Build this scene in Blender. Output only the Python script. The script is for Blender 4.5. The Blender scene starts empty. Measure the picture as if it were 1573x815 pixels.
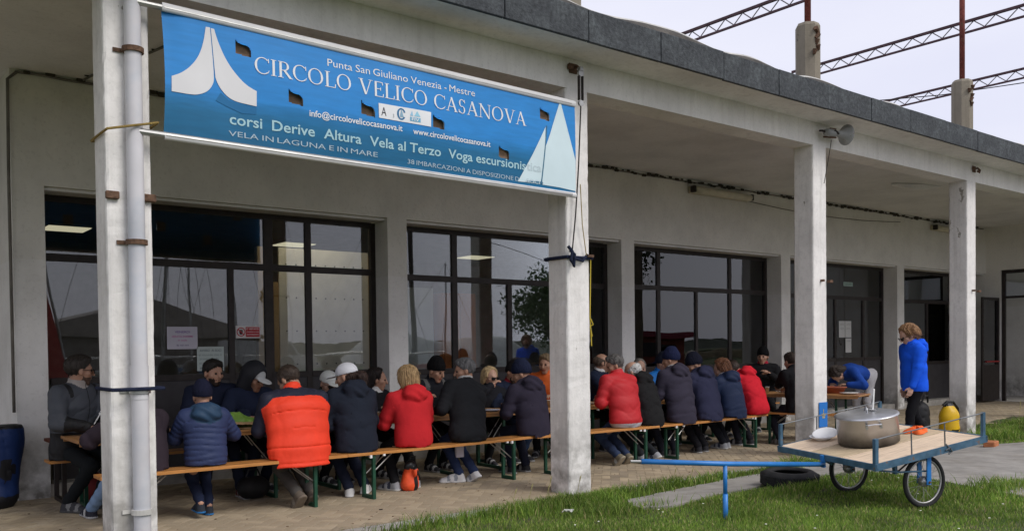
import bpy, bmesh, math, random, time
import numpy as np
from mathutils import Vector, Matrix, Euler
T0 = time.time()
random.seed(7); rng = np.random.default_rng(7)
scn = bpy.context.scene
col = scn.collection
R = math.radians
# ------------------------------------------------------------------ camera, world, sun, exposure
CAM_D = 6.6174
yaw, pit, rol = R(38.2585), R(1.1841), R(-0.6764)
F = Vector((math.sin(yaw)*math.cos(pit), math.cos(yaw)*math.cos(pit), -math.sin(pit)))
Rt = Vector((math.cos(yaw), -math.sin(yaw), 0)); Up = Rt.cross(F)
R2 = Rt*math.cos(rol)+Up*math.sin(rol); U2 = -Rt*math.sin(rol)+Up*math.cos(rol)
cd = bpy.data.cameras.new('camera'); cam = bpy.data.objects.new('camera', cd); col.objects.link(cam)
M = Matrix((R2, U2, -F)).transposed().to_4x4(); M.translation = (0, -CAM_D, 1.5)
cam.matrix_world = M
cd.sensor_width = 36; cd.lens = 1353.9976/1573*36
cd.shift_x = 0.0003; cd.shift_y = (560.376-407.5)/1573
cd.clip_start = .05; cd.clip_end = 2000
scn.camera = cam
w = bpy.data.worlds.new('World'); scn.world = w; w.use_nodes = True
nt = w.node_tree; nt.nodes.clear()
def N(nt, t, **k):
    n = nt.nodes.new(t)
    for a, b in k.items():
        if a.startswith('i_'): n.inputs[a[2:].replace('_', ' ')].default_value = b
        else: setattr(n, a, b)
    return n
SUN_EL, SUN_AZ = R(44), math.atan2(-.95, .3)       # sun stands in front of the arcade, behind thin cloud
sky = N(nt, 'ShaderNodeTexSky', sky_type='NISHITA', sun_disc=False, sun_elevation=SUN_EL, sun_rotation=math.pi/2-SUN_AZ, dust_density=3)
sc_ = N(nt, 'ShaderNodeVectorMath', operation='SCALE'); sc_.inputs[3].default_value = .10
tc = N(nt, 'ShaderNodeTexCoord'); mp = N(nt, 'ShaderNodeMapping'); mp.inputs['Scale'].default_value = (1, 1, 3.5)
no = N(nt, 'ShaderNodeTexNoise'); no.inputs['Scale'].default_value = 1.6; no.inputs['Detail'].default_value = 5
cr = N(nt, 'ShaderNodeValToRGB'); cr.color_ramp.elements[0].position = .3; cr.color_ramp.elements[1].position = .75
cr.color_ramp.elements[0].color = (.78, .79, .94, 1); cr.color_ramp.elements[1].color = (.93, .93, 1.02, 1)
mx = N(nt, 'ShaderNodeMix', data_type='RGBA'); mx.inputs[0].default_value = .9
bg = N(nt, 'ShaderNodeBackground'); bg.inputs[1].default_value = 1.0
wo = N(nt, 'ShaderNodeOutputWorld')
l = nt.links.new
l(sky.outputs[0], sc_.inputs[0]); l(sc_.outputs[0], mx.inputs[6]); l(tc.outputs['Generated'], mp.inputs[0]); l(mp.outputs[0], no.inputs['Vector'])
l(no.outputs[0], cr.inputs[0]); l(cr.outputs[0], mx.inputs[7]); l(mx.outputs[2], bg.inputs[0]); l(bg.outputs[0], wo.inputs[0])
sd = bpy.data.lights.new('sun', 'SUN'); sd.energy = 1.75; sd.angle = R(28); sd.color = (1, .96, .9)
so = bpy.data.objects.new('sun', sd); col.objects.link(so)
sdir = Vector((math.cos(SUN_AZ)*math.cos(SUN_EL), math.sin(SUN_AZ)*math.cos(SUN_EL), math.sin(SUN_EL)))
so.rotation_euler = sdir.to_track_quat('Z', 'Y').to_euler()
vs = scn.view_settings; vs.view_transform = 'Standard'; vs.look = 'None'; vs.gamma = 1; vs.use_curve_mapping = False; vs.exposure = 0.12
scn.render.engine = 'CYCLES'; scn.cycles.max_bounces = 8; scn.cycles.transparent_max_bounces = 16; scn.cycles.use_denoising = True
scn.cycles.caustics_reflective = False; scn.cycles.caustics_refractive = False

# ------------------------------------------------------------------ materials
def mat(name, c, rough=.8, metal=0, var=.12, scale=6, bump=.0, bscale=40, spec=.3, c2=None, c2t=(.55, .7), c2s=3, sheen=0, stretch=None, coat=0):
    """plain procedural surface: base colour with fine mottling, optional second colour in patches, optional bump"""
    m = bpy.data.materials.new(name); m.use_nodes = True; t = m.node_tree; t.nodes.clear(); L = t.links.new
    o = N(t, 'ShaderNodeOutputMaterial'); b = N(t, 'ShaderNodeBsdfPrincipled'); L(b.outputs[0], o.inputs[0])
    b.inputs['Roughness'].default_value = rough; b.inputs['Metallic'].default_value = metal
    b.inputs['Specular IOR Level'].default_value = spec
    if sheen: b.inputs['Sheen Weight'].default_value = sheen
    if coat: b.inputs['Coat Weight'].default_value = coat
    tc = N(t, 'ShaderNodeTexCoord'); src = tc.outputs['Object']
    if stretch:
        mp = N(t, 'ShaderNodeMapping'); mp.inputs['Scale'].default_value = stretch; L(src, mp.inputs[0]); src = mp.outputs[0]
    n1 = N(t, 'ShaderNodeTexNoise'); n1.inputs['Scale'].default_value = scale; n1.inputs['Detail'].default_value = 6; L(src, n1.inputs['Vector'])
    mr = N(t, 'ShaderNodeMapRange'); mr.inputs[1].default_value = .3; mr.inputs[2].default_value = .7; mr.inputs[3].default_value = 1-var; mr.inputs[4].default_value = 1+var
    L(n1.outputs[0], mr.inputs[0])
    base = N(t, 'ShaderNodeMix', data_type='RGBA'); base.inputs[6].default_value = (*c, 1); base.inputs[7].default_value = (*(c2 or c), 1)
    if c2:
        n2 = N(t, 'ShaderNodeTexNoise'); n2.inputs['Scale'].default_value = c2s; n2.inputs['Detail'].default_value = 8; n2.inputs['Roughness'].default_value = .65; L(src, n2.inputs['Vector'])
        m2 = N(t, 'ShaderNodeMapRange'); m2.inputs[1].default_value = c2t[0]; m2.inputs[2].default_value = c2t[1]; L(n2.outputs[0], m2.inputs[0]); L(m2.outputs[0], base.inputs[0])
    else: base.inputs[0].default_value = 0
    mul = N(t, 'ShaderNodeVectorMath', operation='SCALE'); L(base.outputs[2], mul.inputs[0]); L(mr.outputs[0], mul.inputs[3]); L(mul.outputs[0], b.inputs['Base Color'])
    if bump:
        n3 = N(t, 'ShaderNodeTexNoise'); n3.inputs['Scale'].default_value = bscale; n3.inputs['Detail'].default_value = 4; L(src, n3.inputs['Vector'])
        bp = N(t, 'ShaderNodeBump'); bp.inputs['Strength'].default_value = bump; bp.inputs['Distance'].default_value = .01; L(n3.outputs[0], bp.inputs['Height']); L(bp.outputs[0], b.inputs['Normal'])
    return m
_mc = {}
def cmat(kind, c):
    k = (kind, tuple(c))
    if k not in _mc:
        if kind == 'cloth': _mc[k] = mat('cloth', c, .88, var=.12, scale=5, bump=.22, bscale=26, spec=.12)
        elif kind == 'nylon': _mc[k] = mat('nylon', c, .6, var=.10, scale=5, bump=.25, bscale=20, spec=.25)
        elif kind == 'hair': _mc[k] = mat('hair', c, .6, var=.45, scale=60, bump=.6, bscale=90, spec=.35, stretch=(1, 1, .25))
        elif kind == 'skin': _mc[k] = mat('skin', c, .5, var=.10, scale=14, bump=.1, bscale=80, spec=.4)
        elif kind == 'knit': _mc[k] = mat('knit', c, .95, var=.2, scale=40, bump=.7, bscale=130, spec=.1)
        elif kind == 'rubber': _mc[k] = mat('rubber', c, .7, var=.15, scale=10, bump=.15)
        elif kind == 'plastic': _mc[k] = mat('plastic', c, .35, var=.05, scale=5)
        elif kind == 'metal': _mc[k] = mat('metal', c, .4, metal=.8, var=.2, scale=12)
        elif kind == 'paint': _mc[k] = mat('paint', c, .5, var=.18, scale=12, bump=.1)
        elif kind == 'flat': _mc[k] = mat('print', c, .55, var=.03, scale=5)
    return _mc[k]

def plaster(name, c, low=None, zsplit=None, streak=.5, chips=.0, grime=.35, grimeh=.5, chipc=(.2, .19, .175), mott=.28):
    """painted render: blotches, vertical rain streaks, flaked patches that show grey cement, dirt near the ground"""
    m = bpy.data.materials.new(name); m.use_nodes = True; t = m.node_tree; t.nodes.clear(); L = t.links.new
    o = N(t, 'ShaderNodeOutputMaterial'); b = N(t, 'ShaderNodeBsdfPrincipled'); L(b.outputs[0], o.inputs[0])
    b.inputs['Roughness'].default_value = .85; b.inputs['Specular IOR Level'].default_value = .2
    g = N(t, 'ShaderNodeNewGeometry'); P = g.outputs['Position']; sp = N(t, 'ShaderNodeSeparateXYZ'); L(P, sp.inputs[0])
    def noise(s, det=6, stretch=None, ro=.6):
        src = P
        if stretch:
            mp = N(t, 'ShaderNodeMapping'); mp.inputs['Scale'].default_value = stretch; L(P, mp.inputs[0]); src = mp.outputs[0]
        n = N(t, 'ShaderNodeTexNoise'); n.inputs['Scale'].default_value = s; n.inputs['Detail'].default_value = det; n.inputs['Roughness'].default_value = ro; L(src, n.inputs['Vector']); return n.outputs[0]
    def rr(v, a, b_, c_=0, d=1):
        x = N(t, 'ShaderNodeMapRange'); x.inputs[1].default_value = a; x.inputs[2].default_value = b_; x.inputs[3].default_value = c_; x.inputs[4].default_value = d; L(v, x.inputs[0]); return x.outputs[0]
    def mix(f, A, B):
        x = N(t, 'ShaderNodeMix', data_type='RGBA'); L(f, x.inputs[0])
        for i, q in ((6, A), (7, B)):
            if isinstance(q, tuple): x.inputs[i].default_value = (*q, 1)
            else: L(q, x.inputs[i])
        return x.outputs[2]
    def mul(a, b_):
        x = N(t, 'ShaderNodeMath', operation='MULTIPLY'); L(a, x.inputs[0])
        if isinstance(b_, float): x.inputs[1].default_value = b_
        else: L(b_, x.inputs[1])
        return x.outputs[0]
    cc = c
    if low:
        cc = mix(rr(sp.outputs[2], zsplit-.004, zsplit+.004), low, c)
    d1 = tuple(x*.72 for x in c)
    a = mix(mul(rr(noise(1.3), .42, .75), .7), cc, d1)
    a = mix(mul(rr(noise(2.2, 8, (5, 5, .35)), .5, .75), streak), a, tuple(x*.5 for x in (c[0], c[1]*.97, c[2]*.9)))
    if grime:
        gz = rr(sp.outputs[2], 0, grimeh, 1, 0)
        a = mix(mul(mul(gz, rr(noise(5, 8), .35, .6)), grime*1.6), a, (.13, .12, .1))
    a = mix(mul(rr(noise(30, 4), .55, .75), .18), a, (.15, .14, .12))
    h = noise(22, 8)
    if chips:
        ch = rr(noise(2.4, 10, (1, 1, .6), .72), chips, chips+.012); a = mix(mul(rr(noise(11, 8, (1, 1, .8), .7), .48, .62), mott), a, tuple(x*.62 for x in c))
        a = mix(ch, a, chipc)
    L(a, b.inputs['Base Color'])
    bp = N(t, 'ShaderNodeBump'); bp.inputs['Strength'].default_value = .35; bp.inputs['Distance'].default_value = .01; L(h, bp.inputs['Height']); L(bp.outputs[0], b.inputs['Normal'])
    return m
M_col = plaster('column_paint', (.84, .82, .79), streak=.42, chips=.635, grime=.55, grimeh=1.0, chipc=(.33, .31, .27))
M_beam = plaster('beam_paint', (.84, .825, .79), streak=.3, chips=.72, grime=0, mott=.12)
M_wall = plaster('wall_paint', (.76, .745, .705), low=(.80, .79, .77), zsplit=2.45, mott=.0, streak=.06, chips=.70, grime=.55, grimeh=.8)
M_ceil = plaster('ceiling_paint', (.76, .755, .745), streak=.05, chips=.78, grime=0, mott=.05)
M_conc = plaster('bare_concrete', (.27, .24, .19), streak=.6, chips=.62, grime=0, chipc=(.09, .08, .07))
M_fascia = mat('slate_fascia', (.050, .056, .062), .8, var=.4, scale=26, bump=.8, bscale=60, c2=(.095, .108, .115), c2t=(.45, .75), c2s=4)
M_felt = mat('roof_felt', (.060, .055, .048), .9, var=.4, scale=4, bump=.5, bscale=12, c2=(.12, .11, .095), c2s=3)
M_flash = mat('roof_flashing', (.50, .49, .46), .55, var=.2, scale=5)
M_rust = mat('rusty_red_paint', (.20, .055, .045), .8, var=.35, scale=18, bump=.4, c2=(.10, .06, .04), c2s=9)
M_purp = mat('dark_red_lattice_paint', (.085, .045, .055), .7, var=.3, scale=10)
M_frame = mat('dark_brown_frame', (.028, .022, .02), .5, var=.3, scale=9)
M_frame2 = mat('knee_panel_paint', (.045, .042, .045), .45, var=.2, scale=6)
M_pipe = mat('grey_pipe', (.60, .59, .61), .45, var=.10, scale=3, c2=(.46, .50, .56), c2t=(.5, .7), c2s=1.2)
M_rustb = mat('rust', (.12, .070, .045), .9, var=.4, scale=40, bump=.5)
M_pave = mat('paving_block_clay', (.37, .30, .205), .9, var=.2, scale=3, bump=.4, bscale=50, c2=(.31, .26, .19), c2s=1.7, c2t=(.42, .62))
M_pave2 = mat('paving_block_pale', (.43, .35, .24), .9, var=.2, scale=5, bump=.4, bscale=50, c2=(.34, .285, .21), c2s=2.2, c2t=(.45, .65))
M_joint = mat('joint_sand', (.29, .24, .17), .95, var=.3, scale=30)
M_kerb = mat('concrete_edge', (.34, .325, .30), .9, var=.2, scale=8, bump=.5, c2=(.2, .19, .16), c2s=3)
M_slab = mat('old_concrete', (.29, .275, .25), .9, var=.18, scale=5, bump=.5, bscale=30, c2=(.24, .22, .19), c2s=1.5, c2t=(.5, .72))
M_soil = mat('soil', (.085, .085, .04), .95, var=.4, scale=8, bump=.6, c2=(.05, .085, .02), c2s=3, c2t=(.4, .6))
M_wood = mat('bench_pine', (.50, .22, .06), .38, var=.22, scale=6, spec=.5, stretch=(1, 14, 14), bump=.08, coat=.25)
M_tabw = mat('table_pine', (.40, .20, .075), .4, var=.25, scale=6, spec=.5, stretch=(1, 14, 14), coat=.2)
M_green = mat('green_steel', (.014, .062, .036), .45, var=.25, scale=12)
M_zinc = mat('zinc', (.42, .42, .41), .4, metal=.7, var=.15)
M_plank = mat('raw_plank', (.74, .58, .42), .75, var=.2, scale=7, stretch=(1, 12, 12), bump=.3, c2=(.50, .38, .26), c2s=2.2, c2t=(.52, .75))
M_plank2 = mat('raw_plank_brown', (.52, .41, .27), .75, var=.2, scale=7, stretch=(1, 12, 12), bump=.2)
M_blue = mat('blue_paint_bright', (.02, .18, .52), .38, var=.12, scale=8, spec=.5)
M_teal = mat('worn_blue_paint', (.06, .13, .20), .5, var=.3, scale=14, c2=(.13, .085, .06), c2s=14, c2t=(.60, .68))
M_inside = mat('inside_walls', (.24, .225, .21), .9, var=.15)
M_black = cmat('plastic', (.012, .012, .013)); M_white = cmat('plastic', (.75, .75, .75))

def glassmat():
    m = bpy.data.materials.new('window_glass'); m.use_nodes = True; t = m.node_tree; t.nodes.clear(); L = t.links.new
    o = N(t, 'ShaderNodeOutputMaterial'); tr = N(t, 'ShaderNodeBsdfTransparent'); tr.inputs[0].default_value = (.88, .90, .90, 1)
    gl = N(t, 'ShaderNodeBsdfGlossy'); gl.inputs['Roughness'].default_value = .0; gl.inputs[0].default_value = (.95, .97, 1, 1)
    fr = N(t, 'ShaderNodeFresnel'); fr.inputs[0].default_value = 1.5; ml = N(t, 'ShaderNodeMath', operation='MULTIPLY'); ml.inputs[1].default_value = 1.6; ml.use_clamp = True
    mx = N(t, 'ShaderNodeMixShader'); L(fr.outputs[0], ml.inputs[0]); L(ml.outputs[0], mx.inputs[0]); L(tr.outputs[0], mx.inputs[1]); L(gl.outputs[0], mx.inputs[2]); L(mx.outputs[0], o.inputs[0])
    no = N(t, 'ShaderNodeTexNoise'); no.inputs['Scale'].default_value = 1.1; no.inputs['Detail'].default_value = 1
    g = N(t, 'ShaderNodeNewGeometry'); L(g.outputs['Position'], no.inputs['Vector'])
    bp = N(t, 'ShaderNodeBump'); bp.inputs['Strength'].default_value = .03; bp.inputs['Distance'].default_value = .05; L(no.outputs[0], bp.inputs['Height']); L(bp.outputs[0], gl.inputs['Normal'])
    return m
M_glass = glassmat()

# ------------------------------------------------------------------ object helpers
def tag(o, label=None, cat=None, group=None, kind=None):
    if label: o['label'] = label
    if cat: o['category'] = cat
    if group: o['group'] = group
    if kind: o['kind'] = kind
    return o
def thing(name, label, cat, loc=(0, 0, 0), rz=0, group=None, rot=None):
    o = bpy.data.objects.new(name, None); col.objects.link(o); o.location = loc
    o.rotation_euler = rot if rot is not None else (0, 0, rz); o.empty_display_size = .1
    return tag(o, label, cat, group)
def link(name, me, parent=None, loc=None, rot=None, mtx=None):
    o = bpy.data.objects.new(name, me); col.objects.link(o)
    if parent is not None: o.parent = parent
    if loc is not None: o.location = loc
    if rot is not None: o.rotation_euler = rot
    if mtx is not None: o.matrix_basis = mtx
    return o
class MB:
    def __init__(s): s.v = []; s.f = []; s.m = []
    def add(s, vs, fs, mi=0, tf=None):
        n = len(s.v)
        if tf is not None: vs = [tf @ Vector(v) for v in vs]
        s.v += [tuple(v) for v in vs]; s.f += [tuple(i+n for i in f) for f in fs]; s.m += [mi]*len(fs); return s
    def box(s, lo, hi, mi=0, tf=None, bev=0):
        x0, y0, z0 = lo; x1, y1, z1 = hi
        if bev:
            b = bev; vs = []
            for z, i in ((z0, b), (z0+b, 0), (z1-b, 0), (z1, b)):
                for (x, y) in ((x0+i+b*(i == 0), y0+i), (x1-i-b*(i == 0), y0+i), (x1-i, y0+i+b*(i == 0)), (x1-i, y1-i-b*(i == 0)), (x1-i-b*(i == 0), y1-i), (x0+i+b*(i == 0), y1-i), (x0+i, y1-i-b*(i == 0)), (x0+i, y0+i+b*(i == 0))):
                    vs.append((x, y, z))
            fs = [tuple(reversed(range(8))), tuple(range(24, 32))]
            for k in range(3):
                for j in range(8): fs.append((k*8+j, k*8+(j+1) % 8, k*8+8+(j+1) % 8, k*8+8+j))
            return s.add(vs, fs, mi, tf)
        vs = [(x0, y0, z0), (x1, y0, z0), (x1, y1, z0), (x0, y1, z0), (x0, y0, z1), (x1, y0, z1), (x1, y1, z1), (x0, y1, z1)]
        return s.add(vs, [(3, 2, 1, 0), (4, 5, 6, 7), (0, 1, 5, 4), (1, 2, 6, 5), (2, 3, 7, 6), (3, 0, 4, 7)], mi, tf)
    def tube(s, pts, r, n=10, mi=0, cap=True, closed=False, tf=None):
        pts = [Vector(p) for p in pts]; rs = r if isinstance(r, (list, tuple)) else [r]*len(pts); vs = []; fs = []
        m = len(pts); pu = None
        for i, p in enumerate(pts):
            if closed: d = (pts[(i+1) % m]-pts[i-1]).normalized()
            else: d = (pts[min(i+1, m-1)]-pts[max(i-1, 0)]).normalized()
            if pu is None: u = d.orthogonal().normalized()
            else: u = (pu-d*pu.dot(d)).normalized()
            pu = u; v = d.cross(u)
            for j in range(n):
                a = 2*math.pi*j/n; vs.append(p+(u*math.cos(a)+v*math.sin(a))*rs[i])
        for i in range(m if closed else m-1):
            i2 = (i+1) % m
            for j in range(n): fs.append((i*n+j, i*n+(j+1) % n, i2*n+(j+1) % n, i2*n+j))
        if cap and not closed: fs.append(tuple(reversed(range(n)))); fs.append(tuple((m-1)*n+j for j in range(n)))
        return s.add(vs, fs, mi, tf)
    def lathe(s, prof, n=32, mi=0, tf=None, c=(0, 0, 0)):
        vs = []; fs = []
        for (r, z) in prof:
            for j in range(n):
                a = 2*math.pi*j/n; vs.append((c[0]+r*math.cos(a), c[1]+r*math.sin(a), c[2]+z))
        for i in range(len(prof)-1):
            for j in range(n): fs.append((i*n+j, i*n+(j+1) % n, (i+1)*n+(j+1) % n, (i+1)*n+j))
        return s.add(vs, fs, mi, tf)
    def prism(s, poly, y0, y1, mi=0, tf=None):
        n = len(poly); A = [(x, y0, z) for x, z in poly]; B = [(x, y1, z) for x, z in poly]
        return s.add(A+B, [tuple(range(n)), tuple(reversed(range(n, 2*n)))]+[(j, j+n, (j+1) % n+n, (j+1) % n) for j in range(n)], mi, tf)
    def mesh(s, name, mats, smooth=False):
        me = bpy.data.meshes.new(name); me.from_pydata(s.v, [], s.f)
        for m in (mats if isinstance(mats, (list, tuple)) else [mats]): me.materials.append(m)
        if any(s.m): me.polygons.foreach_set('material_index', s.m)
        if smooth: me.polygons.foreach_set('use_smooth', [len(f) <= 4 for f in s.f])
        me.update(); return me
    def build(s, name, mats, parent=None, smooth=False, **k):
        return link(name, s.mesh(name, mats, smooth), parent, **k)
def fastmesh(name, V, Fq, mats, midx=None, smooth=True):
    """V (n,3) float, Fq (m,k) int"""
    me = bpy.data.meshes.new(name); k = Fq.shape[1]
    me.vertices.add(len(V)); me.vertices.foreach_set('co', np.asarray(V, np.float32).ravel())
    me.loops.add(Fq.size); me.loops.foreach_set('vertex_index', np.asarray(Fq, np.int32).ravel())
    me.polygons.add(len(Fq)); me.polygons.foreach_set('loop_start', np.arange(0, Fq.size, k, dtype=np.int32))
    for m in mats: me.materials.append(m)
    if midx is not None: me.polygons.foreach_set('material_index', np.asarray(midx, np.int32))
    me.polygons.foreach_set('use_smooth', np.full(len(Fq), bool(smooth)))
    me.update(calc_edges=True); return me
def sgrid(name, nu, nv, fn, mats, parent=None, smooth=True, **k):
    u, v = np.meshgrid(np.linspace(0, 1, nu), np.linspace(0, 1, nv), indexing='ij')
    V = np.stack([np.asarray(a, float)+0*u for a in fn(u, v)], -1).reshape(-1, 3)
    i = np.arange((nu-1)*(nv-1)); a = (i//(nv-1))*nv+i % (nv-1)
    Fq = np.stack([a, a+nv, a+nv+1, a+1], -1)
    return link(name, fastmesh(name, V, Fq, mats, smooth=smooth), parent, **k)
def vnoise(x, y, s=1.0, seed=0):
    r = np.random.default_rng(seed); o = 0
    for i in range(6):
        a = r.uniform(0, 6.28); f = s*(1.0+.9*i); o = o+np.sin((x*np.cos(a)+y*np.sin(a))*f+r.uniform(0, 6.28))/(1+i*.6)
    return o/3
def text_mesh(s, size=1.0, bold=0, ext=.0):
    c = bpy.data.curves.new('t', 'FONT'); c.body = s; c.size = size; c.offset = bold; c.extrude = ext; c.resolution_u = 3
    o = bpy.data.objects.new('t', c); col.objects.link(o)
    me = bpy.data.meshes.new_from_object(o.evaluated_get(bpy.context.evaluated_depsgraph_get())); col.objects.unlink(o); bpy.data.objects.remove(o)
    V = np.empty(len(me.vertices)*3, np.float32); me.vertices.foreach_get('co', V); V = V.reshape(-1, 3)
    P = [tuple(p.vertices) for p in me.polygons]; bpy.data.meshes.remove(me)
    return V, P
# ------------------------------------------------------------------ ground
def gz(x, y):
    t = np.clip((-.45-y)/1.3, 0, 1); t = t*t*(3-2*t)
    return .08*t-.012+.012*vnoise(x, y, 1.3, 3)*np.clip((-y-.3)*2, 0, 1)
GX0, GX1 = -6., 34.
sgrid('ground', 30, 30, lambda u, v: (-300+600*u, -300+600*v, -.14+0*u), [M_soil])['kind'] = 'structure'
sgrid('lawn_soil', 160, 70, lambda u, v: (GX0+(GX1-GX0)*u, -9+8.95*v, gz(GX0+(GX1-GX0)*u, -9+8.95*v)), [M_soil])['kind'] = 'structure'
# old concrete slab path set in the grass, widening to a yard at the right
def ragged(pts, step=.12, amp=.03, seed=1):
    r = random.Random(seed); out = []
    for i, p in enumerate(pts):
        q = pts[(i+1) % len(pts)]; n = max(1, int(math.dist(p, q)/step))
        for k in range(n):
            t = k/n; out.append((p[0]+(q[0]-p[0])*t+r.uniform(-amp, amp), p[1]+(q[1]-p[1])*t+r.uniform(-amp, amp)))
    return out
def ground_sheet(name, poly, m, dz, seed=1, amp=.03):
    bm = bmesh.new(); pts = ragged(poly, seed=seed, amp=amp)
    f = bm.faces.new([bm.verts.new((x, y, 0)) for x, y in pts]); bmesh.ops.triangulate(bm, faces=[f])
    for _ in range(3):
        es = [e for e in bm.edges if e.calc_length() > .35]
        if es: bmesh.ops.subdivide_edges(bm, edges=es, cuts=1); bmesh.ops.triangulate(bm, faces=[f for f in bm.faces if len(f.verts) > 3])
    for v in bm.verts: v.co.z = float(gz(v.co.x, v.co.y))+dz
    ext = bmesh.ops.extrude_face_region(bm, geom=list(bm.faces))
    for e in ext['geom']:
        if isinstance(e, bmesh.types.BMVert): e.co.z -= .06
    bmesh.ops.recalc_face_normals(bm, faces=bm.faces)
    me = bpy.data.meshes.new(name); bm.to_mesh(me); bm.free(); me.materials.append(m)
    o = link(name, me); o['kind'] = 'structure'; return o
SLAB = [(5.86, -.95), (6.12, -.64), (6.5, -.6), (7.1, -.5), (8.4, -.4), (9.3, -.36), (10.6, -.3), (12.3, -.34), (12.9, -.85), (13.2, -1.2), (16, -2.6), (24, -5), (26, -8), (12, -9), (8.6, -8), (8.4, -4.4), (8.62, -3.2), (8.8, -2.7), (9.0, -2.2), (9.1, -1.45), (8.6, -1.14), (7.6, -1.12), (6.75, -1.2), (5.95, -1.36), (5.75, -1.17)]
ground_sheet('concrete_path', SLAB, M_slab, .022, seed=4, amp=.02)
# paved walkway under the arcade: bed, concrete edge strip, clay blocks laid one by one
wb = MB().box((-5, .0, -.12), (23.26, 3.86, -.003)).build('walkway_bed', M_joint); wb['kind'] = 'structure'
ks = MB()
x = -5.
kr = random.Random(3)
while x < 24:
    L_ = 1.0; ks.box((x+.004, -.30+kr.uniform(-.006, .006), -.13), (x+L_-.004, -.006, -.004+kr.uniform(-.004, .003)), bev=.008); x += L_
ks.build('concrete_edge_strip', M_kerb)['kind'] = 'structure'
pav = []
pr = random.Random(11); bw, bl = .1, .2
for i in range(-260, 330):
    for j in range(-260, 330):
        k = (i-j) % 4
        if k == 0: u0, v0, du, dv = i*bw, j*bw, bl, bw       # horizontal block covers (i,j),(i+1,j)
        elif k == 2: u0, v0, du, dv = i*bw, (j-1)*bw, bw, bl # vertical block covers (i,j-1),(i,j)
        else: continue
        cu, cv = u0+du/2, v0+dv/2
        x = 9+(cu-cv)*.7071; y = -6+(cu+cv)*.7071
        if not (.085 < y < 3.75 and -1.5 < x < 23.15): continue
        pav.append((x, y, du > dv))
pav.sort(key=lambda p: math.hypot(p[0]-3.5, (p[1]+1.5))*1.0+(0 if p[0] > 1.0 else 9))
bmesh_ = MB().box((-.0975, -.0475, -.05), (.0975, .0475, 0), bev=.002).mesh('paving_block', M_pave)
bmesh2 = bmesh_.copy(); bmesh2.materials[0] = M_pave2
walk = thing('walkway', 'block-paved arcade walkway', 'walkway'); walk['kind'] = 'structure'; del walk['category']; del walk['label']
for (x, y, h) in pav[:300]:
    o = link('paving_block', bmesh2 if pr.random() < .35 else bmesh_, walk, (x, y, pr.uniform(-.001, .001)), (pr.uniform(-.004, .004), pr.uniform(-.004, .004), R(45 if h else 135)+pr.uniform(-.02, .02)))
rest = pav[300:]
V = []; Fc = []; mi = []
bv = np.array([(-.0965, -.0465, -.03), (.0965, -.0465, -.03), (.0965, .0465, -.03), (-.0965, .0465, -.03), (-.0955, -.0455, 0), (.0955, -.0455, 0), (.0955, .0455, 0), (-.0955, .0455, 0)])
bf = np.array([(4, 5, 6, 7), (0, 1, 5, 4), (1, 2, 6, 5), (2, 3, 7, 6), (3, 0, 4, 7)])
for n_, (x, y, h) in enumerate(rest):
    a = R(45 if h else 135)+pr.uniform(-.02, .02); c, s = math.cos(a), math.sin(a)
    q = bv.copy(); q[:, 0], q[:, 1] = bv[:, 0]*c-bv[:, 1]*s+x, bv[:, 0]*s+bv[:, 1]*c+y
    q[:, 2] += pr.uniform(-.001, .001)
    V.append(q); Fc.append(bf+8*n_); mi += [1 if pr.random() < .35 else 0]*5
o = link('paving_blocks_field', fastmesh('paving', np.concatenate(V), np.concatenate(Fc), [M_pave, M_pave2], mi, smooth=False), walk); o['kind'] = 'stuff'
MB().box((-5, .01, -.03), (23.26, .075, -.002)).build('walkway_edge', M_joint)['kind'] = 'structure'

# ------------------------------------------------------------------ the clubhouse
C0, CP, CW, CDp = 1.9282, 4.3247, .311, .303
Q0, QP, PW, RD, WY = 1.8752, 4.3352, .2942, .4095, 3.4832
ZB, ZT, OV, ZF, ZW, ZC = 4.086, 4.386, .4707, 4.6745, 3.209, 4.3566
XL, XR = -4.0, 23.26
house = thing('clubhouse', 'long whitewashed clubhouse with a square-columned arcade, dark framed windows and slate fascia', 'building')
def rough_post(name, w, d, h, m, parent, loc, seed, ch=.022, amp=.004):
    r = np.random.default_rng(seed); nz = int(h/.06)+2; ring = []
    prof = [(-w/2+ch, -d/2), (w/2-ch, -d/2), (w/2-ch*.3, -d/2+ch*.3), (w/2, -d/2+ch), (w/2, d/2-ch), (w/2-ch, d/2), (-w/2+ch, d/2), (-w/2, d/2-ch), (-w/2, -d/2+ch), (-w/2+ch*.3, -d/2+ch*.3)]
    V = []; 
    for k in range(nz):
        z = h*k/(nz-1)
        for j, (a, b) in enumerate(prof):
            e = 1 if j in (0, 1, 2, 3, 8, 9) else .4
            nick = -.018*max(0, r.uniform()-.9)*10*e
            s = 1+nick*2+r.normal()*amp*e
            V.append((a*s, b*s, z))
    n = len(prof); Fq = [(k*n+j, k*n+(j+1) % n, (k+1)*n+(j+1) % n, (k+1)*n+j) for k in range(nz-1) for j in range(n)]
    me = fastmesh(name, np.array(V), np.array(Fq), [m], smooth=False)
    me2 = me
    o = link(name, me2, parent, loc); 
    b = MB(); b.v = V[-n:]; b.f = [tuple(range(n))]; b.m = [0]
    return o
for k in range(-1, 6):
    xc = C0+CP*k-CW/2
    rough_post('column', CW, CDp, ZB+.058, M_col, house, (xc, CDp/2, -.05), 20+k)
MB().box((XL, 0.0, ZB), (XR+2, .3075, ZT)).build('beam', M_beam, house)
MB().box((XL, -OV+.012, ZT), (XR+2, WY+.2, ZT+.10)).build('soffit', M_beam, house)   # roof slab seen from below along the eave
MB().box((XL, .309, ZC), (XR+2, 9.8, ZT-.002)).build('ceiling', M_ceil, house)
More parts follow.
